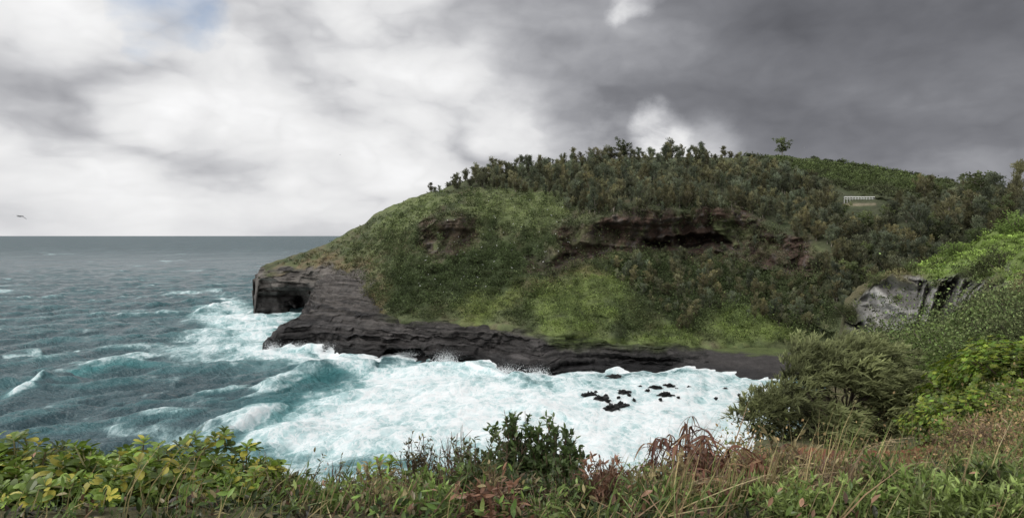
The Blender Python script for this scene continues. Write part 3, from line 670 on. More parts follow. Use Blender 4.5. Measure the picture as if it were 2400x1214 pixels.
T3=[(1400,625),(1500,615),(1720,610),(1850,655),(1930,690),(1930,800),(1850,770),(1680,730),(1610,790),(1500,700)]
addz(T3,220,3,8.5,IRON,'dark green tree on the slope below the cliff cave','tree','trees below the cave',1.0)
addz([(1330,560),(1500,600),(1720,600),(1920,660),(1900,600),(1800,530),(1720,500),(1600,500),(1480,510),(1480,545),(1400,535)],45,2.5,5.5,IRON,'small tree clinging to the red brown cliff band','tree','small trees on the red cliff',1.2)
T4=[(870,670),(1000,610),(1120,600),(1240,640),(1220,680),(1120,710),(930,740)]
addz(T4,80,2.5,5.5,BUSH,'dark green bush on the lower seaward slope of the headland','bush','bushes on the lower headland slope',1.2,'bush')
cand.sort(key=lambda t:-t[0])
cnt={'tree':0,'bush':0}
for c_ in cand:
    sc,p,hh,pr,lab,cat,grp,sxy,nm=c_
    if cnt[cat]<(232 if cat=='tree' else 80):
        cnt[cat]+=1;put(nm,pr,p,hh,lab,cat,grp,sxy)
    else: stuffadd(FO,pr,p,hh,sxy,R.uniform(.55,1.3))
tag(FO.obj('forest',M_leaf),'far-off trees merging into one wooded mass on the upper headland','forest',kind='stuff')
for x,y,hh,k,sxy,lab in [(2300,480,15,BROAD[3],1.25,'dark spreading tree on the right skyline, left of the tall one at the picture edge'),(2385,480,17,IRON[4],1.,'tall dark tree on the skyline at the right edge of the picture'),
    (2160,590,17,IRON[5],1.05,'big pale grey green ironwood beside the grass slope, below the white railing'),(2225,560,15,IRON[0],1.1,'big ironwood between the pale ironwood and the right skyline trees'),(2268,475,12,IRON[7],1.3,'bushy tree at the left end of the right skyline trees'),(2340,478,13,IRON[8],1.3,'bushy tree in the middle of the right skyline trees'),
    (2125,520,10,IRON[6],1.1,'ironwood just right of the white railing'),(2350,520,10,BROAD[1],1.2,'leafy tree above the bright grass slope near the right edge')]:
    p,_=hill_at(x,y);put('tree',k,p,hh,lab,'tree',None,sxy)
GCv=MB()
def cover(pts,at,leaf,rad,nl,tint=1.,hgt=.25,jit=(.6,1.5)):
    pos=[];cols=[]
    for x,y in pts:
        q=at(x,y);pos.append(q[0]);cols.append(q[1])
    pos=np.array(pos);cols=np.array(cols);n=len(pos);d=pos[:,1]
    sc=np.asarray(rad)*R.uniform(.5,1.5,n)
    off=R.normal(size=(n,nl,3))*np.array([.5,.5,hgt])*sc[:,None,None];off[...,2]=np.abs(off[...,2])
    B=(pos[:,None]+off).reshape(-1,3);dd=nrm(R.normal(size=(n*nl,3))+np.array([.2,0,.9]))
    L=(leaf*d/300)[:,None]*R.uniform(.6,1.4,(n,nl));L=L.ravel()
    V,Q=diam(B,dd,R.normal(size=(n*nl,3)),L,L*.55)
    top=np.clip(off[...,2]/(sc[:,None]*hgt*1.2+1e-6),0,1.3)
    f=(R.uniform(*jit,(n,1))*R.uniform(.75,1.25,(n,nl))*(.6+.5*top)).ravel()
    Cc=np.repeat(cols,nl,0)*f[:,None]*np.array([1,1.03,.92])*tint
    return V,Q,np.repeat(Cc,4,0)
ALLH=[(650,620),(760,580),(850,530),(950,475),(1010,450),(1150,440),(1300,450),(1480,480),(1720,480),(1960,620),(1960,800),(1620,812),(1330,790),(1190,760),(900,745),(850,700),(760,625)]
hg2=lambda x,y:hill_at(x,y)
redpoly=lambda x,y:max(psd(np.array(x),np.array(y),REDC[0]),psd(np.array(x),np.array(y),REDC[1]))
incave=lambda x,y:psd(np.array(x),np.array(y),[(1480,540),(1725,535),(1730,592),(1490,592)])>0
pts=[p for p in rnd_poly(ALLH,9000) if redpoly(*p)<0 or (R.random()<.14 and not incave(*p))]
GCv.add(*cover(pts,hg2,.62,1.6,16,.74,.4,(.4,1.6)))
pts=[p for p in rnd_poly([(800,600),(880,540),(1010,460),(1300,460),(1340,520),(1480,490),(1720,485),(1960,620),(1960,800),(1620,800),(1330,780),(1190,745),(900,735),(860,690)],4200) if (redpoly(*p)<0 and R.random()<.32+.8*(fbm(np.array(p[0]/80.),np.array(p[1]/45.),0.,2)>.0)) or (redpoly(*p)>=0 and R.random()<.36 and not incave(*p))]
ingreen=lambda x,y:max(float(psd(np.array(x),np.array(y),g)) for g in GREEN)>0
pts=[p for p in pts if not(ingreen(*p) and R.random()<.4)]
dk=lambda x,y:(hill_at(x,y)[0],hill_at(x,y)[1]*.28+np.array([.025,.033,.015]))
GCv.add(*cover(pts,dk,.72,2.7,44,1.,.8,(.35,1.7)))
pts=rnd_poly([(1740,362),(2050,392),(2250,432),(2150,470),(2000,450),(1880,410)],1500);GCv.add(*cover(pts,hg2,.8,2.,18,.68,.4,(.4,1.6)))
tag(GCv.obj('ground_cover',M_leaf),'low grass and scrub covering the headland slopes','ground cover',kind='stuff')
# ------------------------------------------------------------------ railing
p0,_=hill_at(1972,475);p1=p0+np.array([(2055-1972)/F*p0[1],2.,0])
rt=empty('railing',(p0[0],p0[1]-3.5,p0[2]+.6),'white railing of a lookout among the trees high on the right slope','railing')
v=np.array([p1[0]-p0[0],2.,0])
def boxm(name,a,b,w,parent):
    a=np.array(a,float);b=np.array(b,float);V,Q=tube([a,(a+b)/2,b],w,4);return mk(name,V,Q,M_white,None,parent)
boxm('top_rail',(0,0,2.),v+[0,0,2.],.24,rt);boxm('bottom_rail',(0,0,1.),v+[0,0,1.],.14,rt)
for i in range(13): 
    q=v*i/12;boxm('post',q+[0,0,-1.8],q+[0,0,2.1],.15,rt)
# ------------------------------------------------------------------ rocks in the surf
def rock(seed,n=16,m=26):
    th=np.linspace(0,2*math.pi,m,endpoint=False);ph=np.linspace(-.5*math.pi*.98,.5*math.pi*.98,n)
    T,Pp=np.meshgrid(th,ph);x=np.cos(Pp)*np.cos(T);y=np.cos(Pp)*np.sin(T);z=np.sin(Pp)
    k=.7+.85*fbm(x*1.6+seed*3.1,y*1.6,z*1.6,4)+.6*np.abs(fbm(x*3.5+seed,y*3.5,z*3.5,4));V=np.stack([x*k,y*k,z*k*(1+.4*fbm(x*5,y*5+seed,0*z,2))],-1).reshape(-1,3)
    i=np.arange(n-1)[:,None]*m;j=np.arange(m)[None];Q=np.stack([i+j,i+(j+1)%m,i+m+(j+1)%m,i+m+j],-1).reshape(-1,4)
    return V,Q
rl=[(1382,926,34,11,'jagged black rock, leftmost of the rocks in the surf'),(1408,933,34,9,'jagged black rock just in front of the leftmost surf rock'),(1436,954,40,9,'flat black rock in the surf nearest to the camera'),(1458,948,28,9,'black rock behind the right end of the nearest surf rock'),(1462,918,28,8,'small black rock just right of the leftmost surf rock'),
    (1538,908,30,7,'widest black rock awash in the surf near the beach'),(1568,902,24,6,'black rock touching the right end of the widest surf rock'),(1560,925,34,8,'black rock in front of the widest surf rock'),(1424,938,14,5,'little black rock between the leftmost and the nearest surf rocks'),
    (1700,911,12,5,'tiny black rock nearest the gravel beach'),(1678,933,8,5,'tiny black rock in the surf in front of the gravel beach'),(1732,924,8,4,'rightmost tiny black rock in the surf'),(1440,880,34,5,'low dark rock awash beside the foot of the rock shelf')]
TINY='tiny dark stone just breaking the surface of the surf among the bigger rocks'
rl+=[(x,y,w,4.5,TINY) for x,y,w in [(1518,914,12),(1486,936,9),(1396,918,10),(1475,925,9),(1548,935,10),(1585,912,11),(1530,898,14),(1590,930,8),(1420,926,9),(1500,905,10),(1615,906,9),(1450,930,8)]]
for i,(x,y,w,hh,lab) in enumerate(rl):
    d=H*F/(y+3-HY);s=d/F;V,Q=rock(i+3);V=V*np.array([w*.5*s,w*.42*s,hh*.75*s])
    o=mk('sea_rock',V,Q,M_rock,np.full((len(V),3),.034),None,False);o.location=((x-1200)*s,d,.25);o.rotation_euler=(0,0,R.uniform(-.3,.3));tag(o,lab,'rock','tiny stones in the surf' if lab is TINY else None)
# ------------------------------------------------------------------ seabirds
def lathe(prof,n=8):
    pr=np.array(prof);th=np.linspace(0,2*math.pi,n,endpoint=False);k=len(pr)
    V=np.stack([np.repeat(pr[:,0],n).reshape(k,n),pr[:,1:2]*np.cos(th),pr[:,2:3]+pr[:,1:2]*np.sin(th)],-1).reshape(-1,3)
    i=np.arange(k-1)[:,None]*n;j=np.arange(n)[None];return V,np.stack([i+j,i+(j+1)%n,i+n+(j+1)%n,i+n+j],-1).reshape(-1,4)
V,Q=lathe([(-.5,.01,.12),(-.38,.05,.16),(-.2,.13,.2),(0,.17,.24),(.15,.15,.3),(.23,.09,.42),(.28,.08,.5),(.34,.085,.54),(.41,.05,.54),(.44,.02,.53),(.56,.005,.51)])
perch=mk('seabird',V,Q,M_bird,None,None,True,link=False)
bp=rnd_poly([(1080,470),(1320,455),(1340,560),(1300,620),(1240,640),(1050,640),(930,600)],60)+rnd_poly([(1300,510),(1420,560),(1300,640)],12)+rnd_poly([(900,640),(1150,600),(1200,690),(960,700)],20)
for x,y in bp:
    p,_=hill_at(x,y);o=ob('seabird',perch);o.location=p+np.array([0,-.8,1.0]);s=R.uniform(.75,1.05);o.scale=(s,s,s);o.rotation_euler=(0,0,R.uniform(0,6.28))
    tag(o,'white seabird nesting on the green headland slope','bird','nesting seabirds on the slope')
def flyer(px,py,d,span,label,bank=.3,mat=M_dbird,rz=0):
    m=MB();V,Q=lathe([(-.24,.005,0),(-.15,.03,0),(0,.05,0),(.12,.045,0),(.2,.03,.01),(.25,.03,.01),(.3,.012,0),(.34,.003,0)]);m.add(V,Q,(.1,.1,.1))
    for s in (-1,1):
        B=np.array([[0.02,s*.03,.02]]);V,Q=leaves(B,np.array([[-.05,s*1.,.12]]),np.array([[0,0,1.]]),.5,.13,[0,.25,.5,.75,1],[.9,1,.85,.6,.1],.3);m.add(V,Q,(.1,.1,.1))
    Vv,Qq,_=m.arr();o=mk('flying_seabird',Vv*span,Qq,mat);o.location=((px-1200)/F*d,d,H+(HY-py)/F*d);o.rotation_euler=(bank,0,rz);tag(o,label,'bird')
flyer(46,507,90,2.2,'dark seabird gliding with spread wings low over the sea at far left',.28,M_dbird,math.radians(85))
flyer(1885,346,420,2.,'tiny dark bird flying above the right part of the ridge')
flyer(797,363,420,1.8,'tiny dark bird flying in front of the bright clouds above the sea')
# ------------------------------------------------------------------ right bluff vegetation
BC=MB()
def blat(x,y):
    p,c,k=bl_at(x,y,3);return p,(c if k<.4 else np.array([.06,.07,.035]))
pts=[p for p in rnd_poly([(1985,720),(2060,650),(2200,590),(2420,505),(2420,1020),(2200,1030),(1780,1040),(1900,960),(1990,800)],6500) if bl_at(*p,3)[2]<.2 and (p[1]<690 or fbm(np.array(p[0]/70.),np.array(p[1]/35.),3.,2)>-.15)]
BC.add(*cover(pts,blat,.9,.8,20,.78,.35,(.35,1.6)))
pts=[p for p in rnd_poly([(2000,795),(2240,780),(2420,700),(2420,880),(2200,920),(2000,870)],1500) if bl_at(*p,3)[2]<.15 and fbm(np.array(p[0]/50.),np.array(p[1]/30.),0.,2)>-.05]
dk2=lambda x,y:(blat(x,y)[0],np.array([.056,.07,.03])*R.uniform(.35,1.6)*np.array([1,R.uniform(.85,1.15),1]))
BC.add(*cover(pts,dk2,1.15,1.7,44,1.,.8,(.3,1.7)))
pts=[p for p in rnd_poly([(1985,720),(2060,650),(2200,600),(2300,640),(2260,690),(2230,770),(2000,790)],220) if bl_at(*p,3)[2]<.2 or R.random()<.18]
BC.add(*cover(pts,dk2,.95,1.3,40,1.,.5,(.5,1.6)))
insoil=lambda x,y:psd(np.array(x),np.array(y),SOIL)>0
tn=lambda x,y:(bl_at(x,y,2)[0],np.array([.18,.125,.07])*R.uniform(.6,1.2) if R.random()<.58 else np.array([.08,.10,.035]))
pts=[p for p in rnd_poly([(1700,1080),(1850,1060),(2060,1010),(2200,960),(2420,930),(2420,1120),(2100,1130),(1720,1130)],1700) if not(insoil(*p) and R.random()<.95)]
BC.add(*cover(pts,tn,1.6,.28,24,.9,.8,(.4,1.6)))
tag(BC.obj('scrub',M_leaf),'low grass and scrub growing over the right hand bluff','scrub',kind='stuff')
for i,(x,y,sz,pr,lab) in enumerate([(2345,630,6,BUSHF[0],'dark round bush in the middle of the bright grass slope'),(2240,598,5,BUSHG[0],'bright bush at the top left corner of the grass slope'),(2300,570,5,BUSH[1],'dark bush on the upper rim of the grass slope'),
    (2390,545,7,BUSHG[1],'large green bush on the upper rim of the grass slope at the right edge'),(2130,638,4,BUSHF[2],'olive bush on the rim above the grey cliff'),(2060,665,4,BUSHF[1],'leftmost bush on the rim above the grey cliff'),
    (2285,745,5,BUSHF[0],'dark bush hanging at the right end of the grey cliff'),(2330,735,6,BUSHF[1],'dark windswept bush on the steep ground right of the grey cliff'),(2290,650,4,BUSHF[2],'dark bush at the foot of the bright grass slope'),
    (2190,818,3.5,BUSHF[1],'dark bush under the right half of the grey cliff'),(2240,825,5,BUSHF[0],'bush between the windblown ironwood and the bright shrubs'),(2330,795,6,BUSHF[2],'dark bush above the bright yellow green shrubs'),(2390,770,5,BUSHF[0],'dark bush above the bright shrubs at the right edge'),
    (1985,812,5,BUSHF[0],'dark bush at the left foot of the grey cliff'),(2100,826,3,BUSHF[2],'dark bush at the middle foot of the grey cliff'),(1985,745,6,BUSHF[1],'dark bush hiding the left end of the grey cliff'),(2160,735,1.8,BUSHF[2],'small bush growing in a crack halfway up the grey cliff'),(2105,700,1.6,BUSHF[0],'small bush growing high on the left half of the grey cliff')]):
    p,_,_=bl_at(x,y,3);s=sz*min(1,p[1]/90+.25);put('bush',pr,p-np.array([0,0,.2]),s,lab,'bush',None,1.3)
for x,y in rnd_poly([(2180,840),(2300,780),(2420,705),(2420,830),(2330,860),(2200,930)],44):
    p,_,_=bl_at(x,y,3);put('bush',random.choice(BUSHF+BUSHG),p-np.array([0,0,.15]),R.uniform(1.6,4.4)*min(1,p[1]/70+.3),'low bush on the slope between the grey cliff and the bright shrubs','bush','low bushes on the right hand slope',1.35)
def near_shrub(seed,base,n,leaf):
    r=np.random.default_rng(seed);T=MB();K=MB()
    for i in range(9):
        a=r.uniform(0,6.28);s=np.linspace(0,1,5)[:,None];d=np.array([math.cos(a)*.8,math.sin(a)*.8,.6]);V,Q=tube(d*s,np.linspace(.03,.01,5),5);T.add(V,Q,(.08,.06,.045))
    k1,k2=r.uniform(0,6.28,2)
    for i in range(n):
        d=nrm(r.normal(size=3));d[2]=abs(d[2]);a=math.atan2(d[1],d[0])
        lob=.5+.5*math.sin(5*a+k1+3*d[2])*math.sin(7*d[2]+k2+2*a)
        rr=(1+.14*math.sin(3*a+k1)+.12*math.sin(5*d[2]*2+k2)+.16*(lob-.5)+r.normal(0,.08))*(r.uniform(.93,1.05) if r.random()<.7 else r.uniform(.6,.9))
        p=d*rr*np.array([1,1,.8])
        m=8;az=np.arange(m)*2.4+r.uniform(0,6);ax=nrm(d+np.array([0,0,.6])+r.normal(0,.25,3))
        t1=nrm(np.cross(ax,[.3,.5,.1]));t2=np.cross(ax,t1);dd=nrm(t1*np.cos(az)[:,None]+t2*np.sin(az)[:,None]+ax*.55)
        L=r.uniform(.8,1.2,m)*leaf;V,Q=leaves(np.repeat(p[None],m,0),dd,np.repeat(ax[None],m,0),L,L*.5,[0,.4,.8,1],[.25,.8,1,.3],.2,.05,2)
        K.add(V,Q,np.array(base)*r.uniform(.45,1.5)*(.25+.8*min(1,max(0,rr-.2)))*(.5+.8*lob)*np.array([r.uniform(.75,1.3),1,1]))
    return T.mesh('stem',M_bark),K.mesh('foliage',M_near)
NSH=[near_shrub(i,(.108,.155,.021),1700,.060) for i in range(3)]
for i,(x,D_,s,lab) in enumerate([(2225,17,.95,'bright yellow green shrub directly right of the windblown ironwood'),(2272,18.5,1.3,'bright yellow green shrub, second from the windblown ironwood'),(2335,19,1.6,'tallest bright yellow green shrub on the right slope'),(2400,17,1.5,'bright yellow green shrub cut by the right picture edge'),(2300,15.5,1.0,'bright yellow green shrub lowest of its clump, above the dry grass'),(2480,19,1.7,'bright yellow green shrub beyond the right picture edge'),(2375,21,1.5,'bright yellow green shrub at the back of its clump')]):
    o=empty('shrub',gpos(x,D_)-np.array([0,0,.1]),lab,'shrub',None,i*1.3,s);ob('stem',NSH[i%3][0],o);ob('foliage',NSH[i%3][1],o)
# windblown ironwood
def windblown(seed):
    r=np.random.default_rng(seed);T=MB();K=MB();wind=np.array([.8,.1,.15])
    ends=[]
    for i in range(26):
        a=r.uniform(0,6.28);rr=r.uniform(.3,1)
        e=np.array([math.cos(a)*2.9*rr+.2,math.sin(a)*1.9*rr,r.uniform(1.2,3.4)*(1-.45*rr*rr)+.4])
        s=np.linspace(0,1,7)[:,None];p=e*s+np.array([-.5,0,.4])*(s*(1-s))*2+np.concatenate([[np.zeros(3)],r.normal(0,.06,(6,3))])
        V,Q=tube(p,np.linspace(.09,.02,7),5);T.add(V,Q,(.055,.045,.036));ends.append(p)
    cl_=[]
    for i in range(95):
        d=nrm(r.normal(size=3));d[2]=abs(d[2]) if d[2]>-.45 else d[2]*.7
        cl_.append((d,r.uniform(.70,1.04),r.uniform(.7,1.3)))
    for d0,sh,br in cl_:
        cc=np.array([d0[0]*3.45,d0[1]*2.2,d0[2]*2.85])*sh+np.array([-.05,0,.85])
        for j in range(54):
            o=nrm(r.normal(size=3));q=r.uniform(.2,1)**.5
            b=cc+o*q*np.array([.8,.62,.48])
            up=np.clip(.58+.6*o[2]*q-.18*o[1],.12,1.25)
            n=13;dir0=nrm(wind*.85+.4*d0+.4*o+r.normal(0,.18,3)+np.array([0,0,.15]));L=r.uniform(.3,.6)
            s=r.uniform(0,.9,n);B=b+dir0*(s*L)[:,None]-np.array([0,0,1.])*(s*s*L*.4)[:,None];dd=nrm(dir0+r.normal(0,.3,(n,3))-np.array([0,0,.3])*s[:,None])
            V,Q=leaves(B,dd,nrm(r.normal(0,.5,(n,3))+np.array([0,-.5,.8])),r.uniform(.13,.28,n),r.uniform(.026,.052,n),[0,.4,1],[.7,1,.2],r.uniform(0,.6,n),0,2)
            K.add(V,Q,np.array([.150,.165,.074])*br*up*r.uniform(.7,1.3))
    for k in range(6): 
        p=ends[k];e=p[-1];s=np.linspace(0,1,5)[:,None];V,Q=tube(e+(np.array([.6,0,.4])+r.normal(0,.2,3))*s,np.linspace(.015,.004,5),4);T.add(V,Q,(.06,.05,.04))
    return T,K
o=empty('ironwood_tree',gpos(1990,23)-np.array([0,0,.3]),'large windblown ironwood with feathery drooping branches above the right end of the cove','tree')
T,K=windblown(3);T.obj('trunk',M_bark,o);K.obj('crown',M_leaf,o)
# ------------------------------------------------------------------ foreground plants
def naupaka(seed,rad,hgt,nb=15,ycol=.2):
    r=np.random.default_rng(seed);T=MB();K=MB();tips=[]
    for i in range(nb):
        a=i*2.4+r.uniform(-.4,.4);q=math.sqrt((i+.5)/nb);e=np.array([math.cos(a)*rad*q,math.sin(a)*rad*q,hgt*(1.05-.5*q*q)*r.uniform(.7,1.25)])
        s=np.linspace(0,1,7)[:,None];p=e*s+np.array([math.cos(a),math.sin(a),-.3])*(.18*rad*np.sin(s*math.pi))+np.concatenate([[np.zeros(3)],r.normal(0,.008,(6,3))])
        V,Q=tube(p,np.linspace(.014,.006,7),6);T.add(V,Q,(.19,.165,.09));tips.append((p[-1],p[-1]-p[-2],1.))
        for f in range(4):
            k=r.integers(2,6);b=p[k];d=nrm(np.array([math.cos(a)+r.normal(0,.8),math.sin(a)+r.normal(0,.8),r.uniform(.3,1.1)]));ln=r.uniform(.1,.22)
            s2=np.linspace(0,1,4)[:,None];pp=b+d*ln*s2+np.array([0,0,.03])*s2*s2;V,Q=tube(pp,np.linspace(.007,.005,4),5);T.add(V,Q,(.19,.175,.09));tips.append((pp[-1],d,r.uniform(.7,1)))
    for p,d,sc in tips:
        n=r.integers(8,12);ax=nrm(np.asarray(d)*.6+np.array([0,0,.6]));t1=nrm(np.cross(ax,[.4,.6,.1]));t2=np.cross(ax,t1)
        az=np.arange(n)*2.4+r.uniform(0,6);el=np.linspace(.1,1.1,n)
        dd=nrm((t1*np.cos(az)[:,None]+t2*np.sin(az)[:,None])+ax*el[:,None]);B=p-ax*np.linspace(.05,0,n)[:,None]
        L=r.uniform(.09,.14,n)*sc*np.linspace(1.1,.65,n)
        V,Q=leaves(B,dd,np.repeat(ax[None],n,0)+r.normal(0,.15,(n,3)),L,L*.54,[0,.3,.6,.85,1],[.2,.6,1,.85,.25],r.uniform(.1,.45,n),.08,3)
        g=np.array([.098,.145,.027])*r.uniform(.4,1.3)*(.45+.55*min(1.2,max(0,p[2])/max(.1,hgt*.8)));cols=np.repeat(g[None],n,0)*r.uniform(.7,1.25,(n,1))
        ye=r.random(n)<ycol*np.linspace(1.6,.2,n);cols[ye]=np.array([.29,.265,.05])*r.uniform(.6,1.1)
        K.add(V,Q,np.repeat(cols,15,0))
    return T,K
def twiggy(seed,rad,hgt,nb,nleaf,leafc,L0,twigc,asp=.4,bare=.35):
    r=np.random.default_rng(seed);T=MB();K=MB()
    for i in range(nb):
        a=r.uniform(0,6.28);q=math.sqrt(r.uniform(0,1));e=np.array([math.cos(a)*rad*q,math.sin(a)*rad*q,hgt*(1-.4*q*q)*r.uniform(.5,1.3)])
        s=np.linspace(0,1,7)[:,None];p=e*s+np.array([math.cos(a),math.sin(a),0])*(.12*rad*np.sin(s*math.pi))+np.concatenate([[np.zeros(3)],r.normal(0,.012,(6,3))])
        V,Q=tube(p,np.linspace(.007,.002,7),4);T.add(V,Q,np.array(twigc)*r.uniform(.6,1.3))
        segs=[p]
        for f in range(4):
            k=r.integers(1,6);d=nrm(nrm(e)+r.normal(0,.55,3));ln=r.uniform(.06,.2);s2=np.linspace(0,1,4)[:,None];pp=p[k]+d*ln*s2
            V,Q=tube(pp,np.linspace(.004,.0015,4),4);T.add(V,Q,np.array(twigc)*r.uniform(.6,1.3));segs.append(pp)
        if r.random()<bare: continue
        for sg_ in segs:
            n=nleaf;t=r.uniform(.25,1,n)*(len(sg_)-1);B=np.stack([np.interp(t,np.arange(len(sg_)),sg_[:,j]) for j in range(3)],1)
            dd=nrm(r.normal(size=(n,3))*.8+nrm(e)*.6+np.array([0,0,.2]));L=r.uniform(.6,1.3,n)*L0
            V,Q=leaves(B,dd,nrm(r.normal(0,.5,(n,3))+np.array([0,0,1.])),L,L*asp,[0,.3,.65,1],[.15,.9,.8,.05],r.uniform(.0,.4,n),.06,3)
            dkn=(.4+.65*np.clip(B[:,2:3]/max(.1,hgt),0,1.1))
            K.add(V,Q,np.repeat(np.array(leafc)*r.uniform(.45,1.45,(n,1))*dkn,12,0))
    return T,K
def plantobj(name,T,K,loc,label,cat,group=None,names=('stem','foliage'),lm=None):
    o=empty(name,loc,label,cat,group);T.obj(names[0],M_bark,o)
    if K.n:K.obj(names[1],lm or M_near,o)
    return o
def topz(px,py,D_): return H-(py-HY)/F*D_
for i,(x,D_,top,rad,lab) in enumerate([(10,5.2,1034,.36,'leafy green naupaka shrub in the bottom left corner'),(130,5.6,1062,.40,'naupaka shrub, second from the left edge'),(250,5.3,1072,.38,'naupaka shrub with yellowing leaves, third from the left edge'),(350,5.9,1050,.36,'naupaka shrub, fourth from the left edge'),
    (490,6.0,1036,.28,'tall naupaka shrub standing up against the surf at left'),(580,6.2,1062,.24,'rightmost naupaka shrub of the left clump'),(60,4.5,1130,.34,'low naupaka shrub in front, at the left edge'),(200,4.5,1140,.34,'low naupaka shrub in front, second from the left edge'),(330,4.6,1130,.32,'low naupaka shrub in front, in the middle of the left clump'),(450,4.8,1130,.32,'low naupaka shrub in front, right side of the left clump'),(560,5.0,1145,.28,'low naupaka shrub in front at the right end of the left clump'),(-90,5.0,1060,.36,'naupaka shrub beyond the left picture edge'),(905,6.5,1115,.16,'small naupaka shrub left of the twiggy scrub')]):
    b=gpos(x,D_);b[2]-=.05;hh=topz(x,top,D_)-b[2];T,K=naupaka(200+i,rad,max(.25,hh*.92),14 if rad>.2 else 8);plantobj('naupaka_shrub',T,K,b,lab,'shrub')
for i,(x,D_,top,rad,nb,nl,lc,L0,asp,bare,lab) in enumerate([
    (975,6.4,1040,.26,64,7,(.10,.095,.045),.045,.4,.5,'twiggy olive brown scrub bush left of the dark leafy shrub'),(1070,6.6,1026,.30,64,8,(.085,.09,.04),.045,.4,.45,'twiggy scrub bush in the bottom middle, beside the dark leafy shrub'),
    (1205,6.4,990,.28,52,14,(.044,.066,.022),.06,.5,.08,'tall dark green leafy shrub in the bottom middle'),(1300,6.2,1008,.32,54,14,(.046,.07,.022),.065,.5,.08,'dark green leafy shrub right of the tallest middle shrub'),(1130,6.0,1050,.30,50,11,(.058,.074,.03),.055,.45,.15,'leafy scrub between the twiggy bushes and the tallest middle shrub'),
    (1150,5.2,1095,.36,54,12,(.052,.075,.024),.055,.45,.12,'low green scrub in front of the dark leafy shrubs'),(1000,5.2,1115,.34,52,8,(.12,.105,.048),.04,.3,.35,'low straw coloured scrub in front of the twiggy bushes'),
    (1330,5.0,1120,.34,50,12,(.052,.073,.024),.05,.45,.12,'low scrub in front of the right dark leafy shrub'),(700,5.8,1125,.26,40,8,(.065,.082,.03),.04,.4,.3,'low twiggy scrub right of the naupaka clump'),(790,6.0,1115,.26,40,8,(.068,.078,.032),.04,.4,.5,'low twiggy scrub halfway between the naupaka and the middle shrubs'),
    (860,5.2,1145,.26,44,9,(.082,.115,.03),.05,.45,.2,'low leafy scrub left of the straw coloured scrub'),(640,4.9,1145,.24,40,9,(.10,.105,.04),.04,.35,.3,'low dry scrub touching the naupaka clump'),(1440,6.0,1115,.28,40,9,(.074,.082,.03),.04,.4,.4,'low scrub between the dark shrubs and the red withered plant'),
    (1520,5.4,1130,.26,40,8,(.082,.095,.032),.04,.35,.35,'low olive scrub left of the red withered plant'),(1900,7.5,1100,.22,18,7,(.13,.06,.04),.06,.3,.4,'reddish scrub on the red soil below the windblown ironwood'),(1780,9,1062,.35,34,8,(.11,.075,.045),.06,.3,.3,'brown scrub at the left end of the red soil'),(2210,9,1065,.25,26,8,(.10,.09,.045),.06,.3,.3,'olive scrub at the right end of the red soil'),
    (2310,10,1000,.8,80,10,(.19,.135,.08),.09,.16,.3,'brown dry bush on the slope below the bright shrubs'),(2400,9,1010,.7,80,10,(.20,.14,.085),.09,.16,.3,'brown dry bush at the right picture edge'),(2260,9.5,1055,.4,40,9,(.15,.12,.06),.08,.2,.3,'olive dry bush left of the brown bushes')]):
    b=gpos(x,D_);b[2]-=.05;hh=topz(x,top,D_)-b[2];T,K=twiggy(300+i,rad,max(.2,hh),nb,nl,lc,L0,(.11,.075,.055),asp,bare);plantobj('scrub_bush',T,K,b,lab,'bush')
palS=[(.054,.078,.024),(.092,.132,.034),(.14,.115,.058),(.074,.096,.03),(.13,.07,.045)]
for i,x in enumerate(np.linspace(600,2420,36)):
    D_=R.uniform(4.1,5.6);x=x+R.uniform(-25,25);b=gpos(x,D_);b[2]-=.05
    T,K=twiggy(800+i,R.uniform(.14,.28),R.uniform(.14,.46),int(R.integers(20,42)),int(R.integers(6,11)),palS[int(R.choice(5,p=[.28,.28,.17,.17,.10]))],R.uniform(.035,.075),(.14,.10,.07),R.uniform(.25,.5),R.uniform(.05,.6))
    plantobj('scrub_plant',T,K,b,'small tangled scrub plant low along the near edge of the bluff','plant','low scrub plants along the near edge')
def withered(seed,hgt,rad,nb=7,c=(.085,.036,.024)):
    r=np.random.default_rng(seed);T=MB();K=MB()
    for i in range(nb):
        a=r.uniform(0,6.28);e=np.array([math.cos(a)*rad*r.uniform(.2,1.2),math.sin(a)*rad*r.uniform(.2,1.2),hgt*r.uniform(.55,1.08)]);s=np.linspace(0,1,7)[:,None]
        p=e*s+np.concatenate([[np.zeros(3)],r.normal(0,.02,(6,3))]);V,Q=tube(p,np.linspace(.008,.002,7),5);T.add(V,Q,(.06,.034,.027))
        for f in range(3):
            k=r.integers(2,6);d=nrm(nrm(e)+r.normal(0,.6,3));s2=np.linspace(0,1,4)[:,None];V,Q=tube(p[k]+d*r.uniform(.08,.22)*s2,np.linspace(.004,.0015,4),4);T.add(V,Q,(.065,.038,.03))
        n=9;t=r.uniform(2.,6,n);t[:4]=6;B=np.stack([np.interp(t,np.arange(7),p[:,j]) for j in range(3)],1)
        az=r.uniform(0,6.28,n);dd=nrm(np.stack([np.cos(az),np.sin(az),r.uniform(-.6,.4,n)],1));L=r.uniform(.10,.22,n)
        V,Q=leaves(B,dd,np.repeat(np.array([[0,0,1.]]),n,0)+r.normal(0,.35,(n,3)),L,L*r.uniform(.09,.18,n),[0,.2,.45,.7,.9,1],[.3,.9,1,.8,.4,.05],r.uniform(.5,1.5,n),.14,3)
        cc=np.array(c)*r.uniform(.35,1.6,(n,1));st=r.random(n)<.25;cc[st]=(.17,.10,.055);K.add(V,Q,np.repeat(cc,18,0))
    return T,K
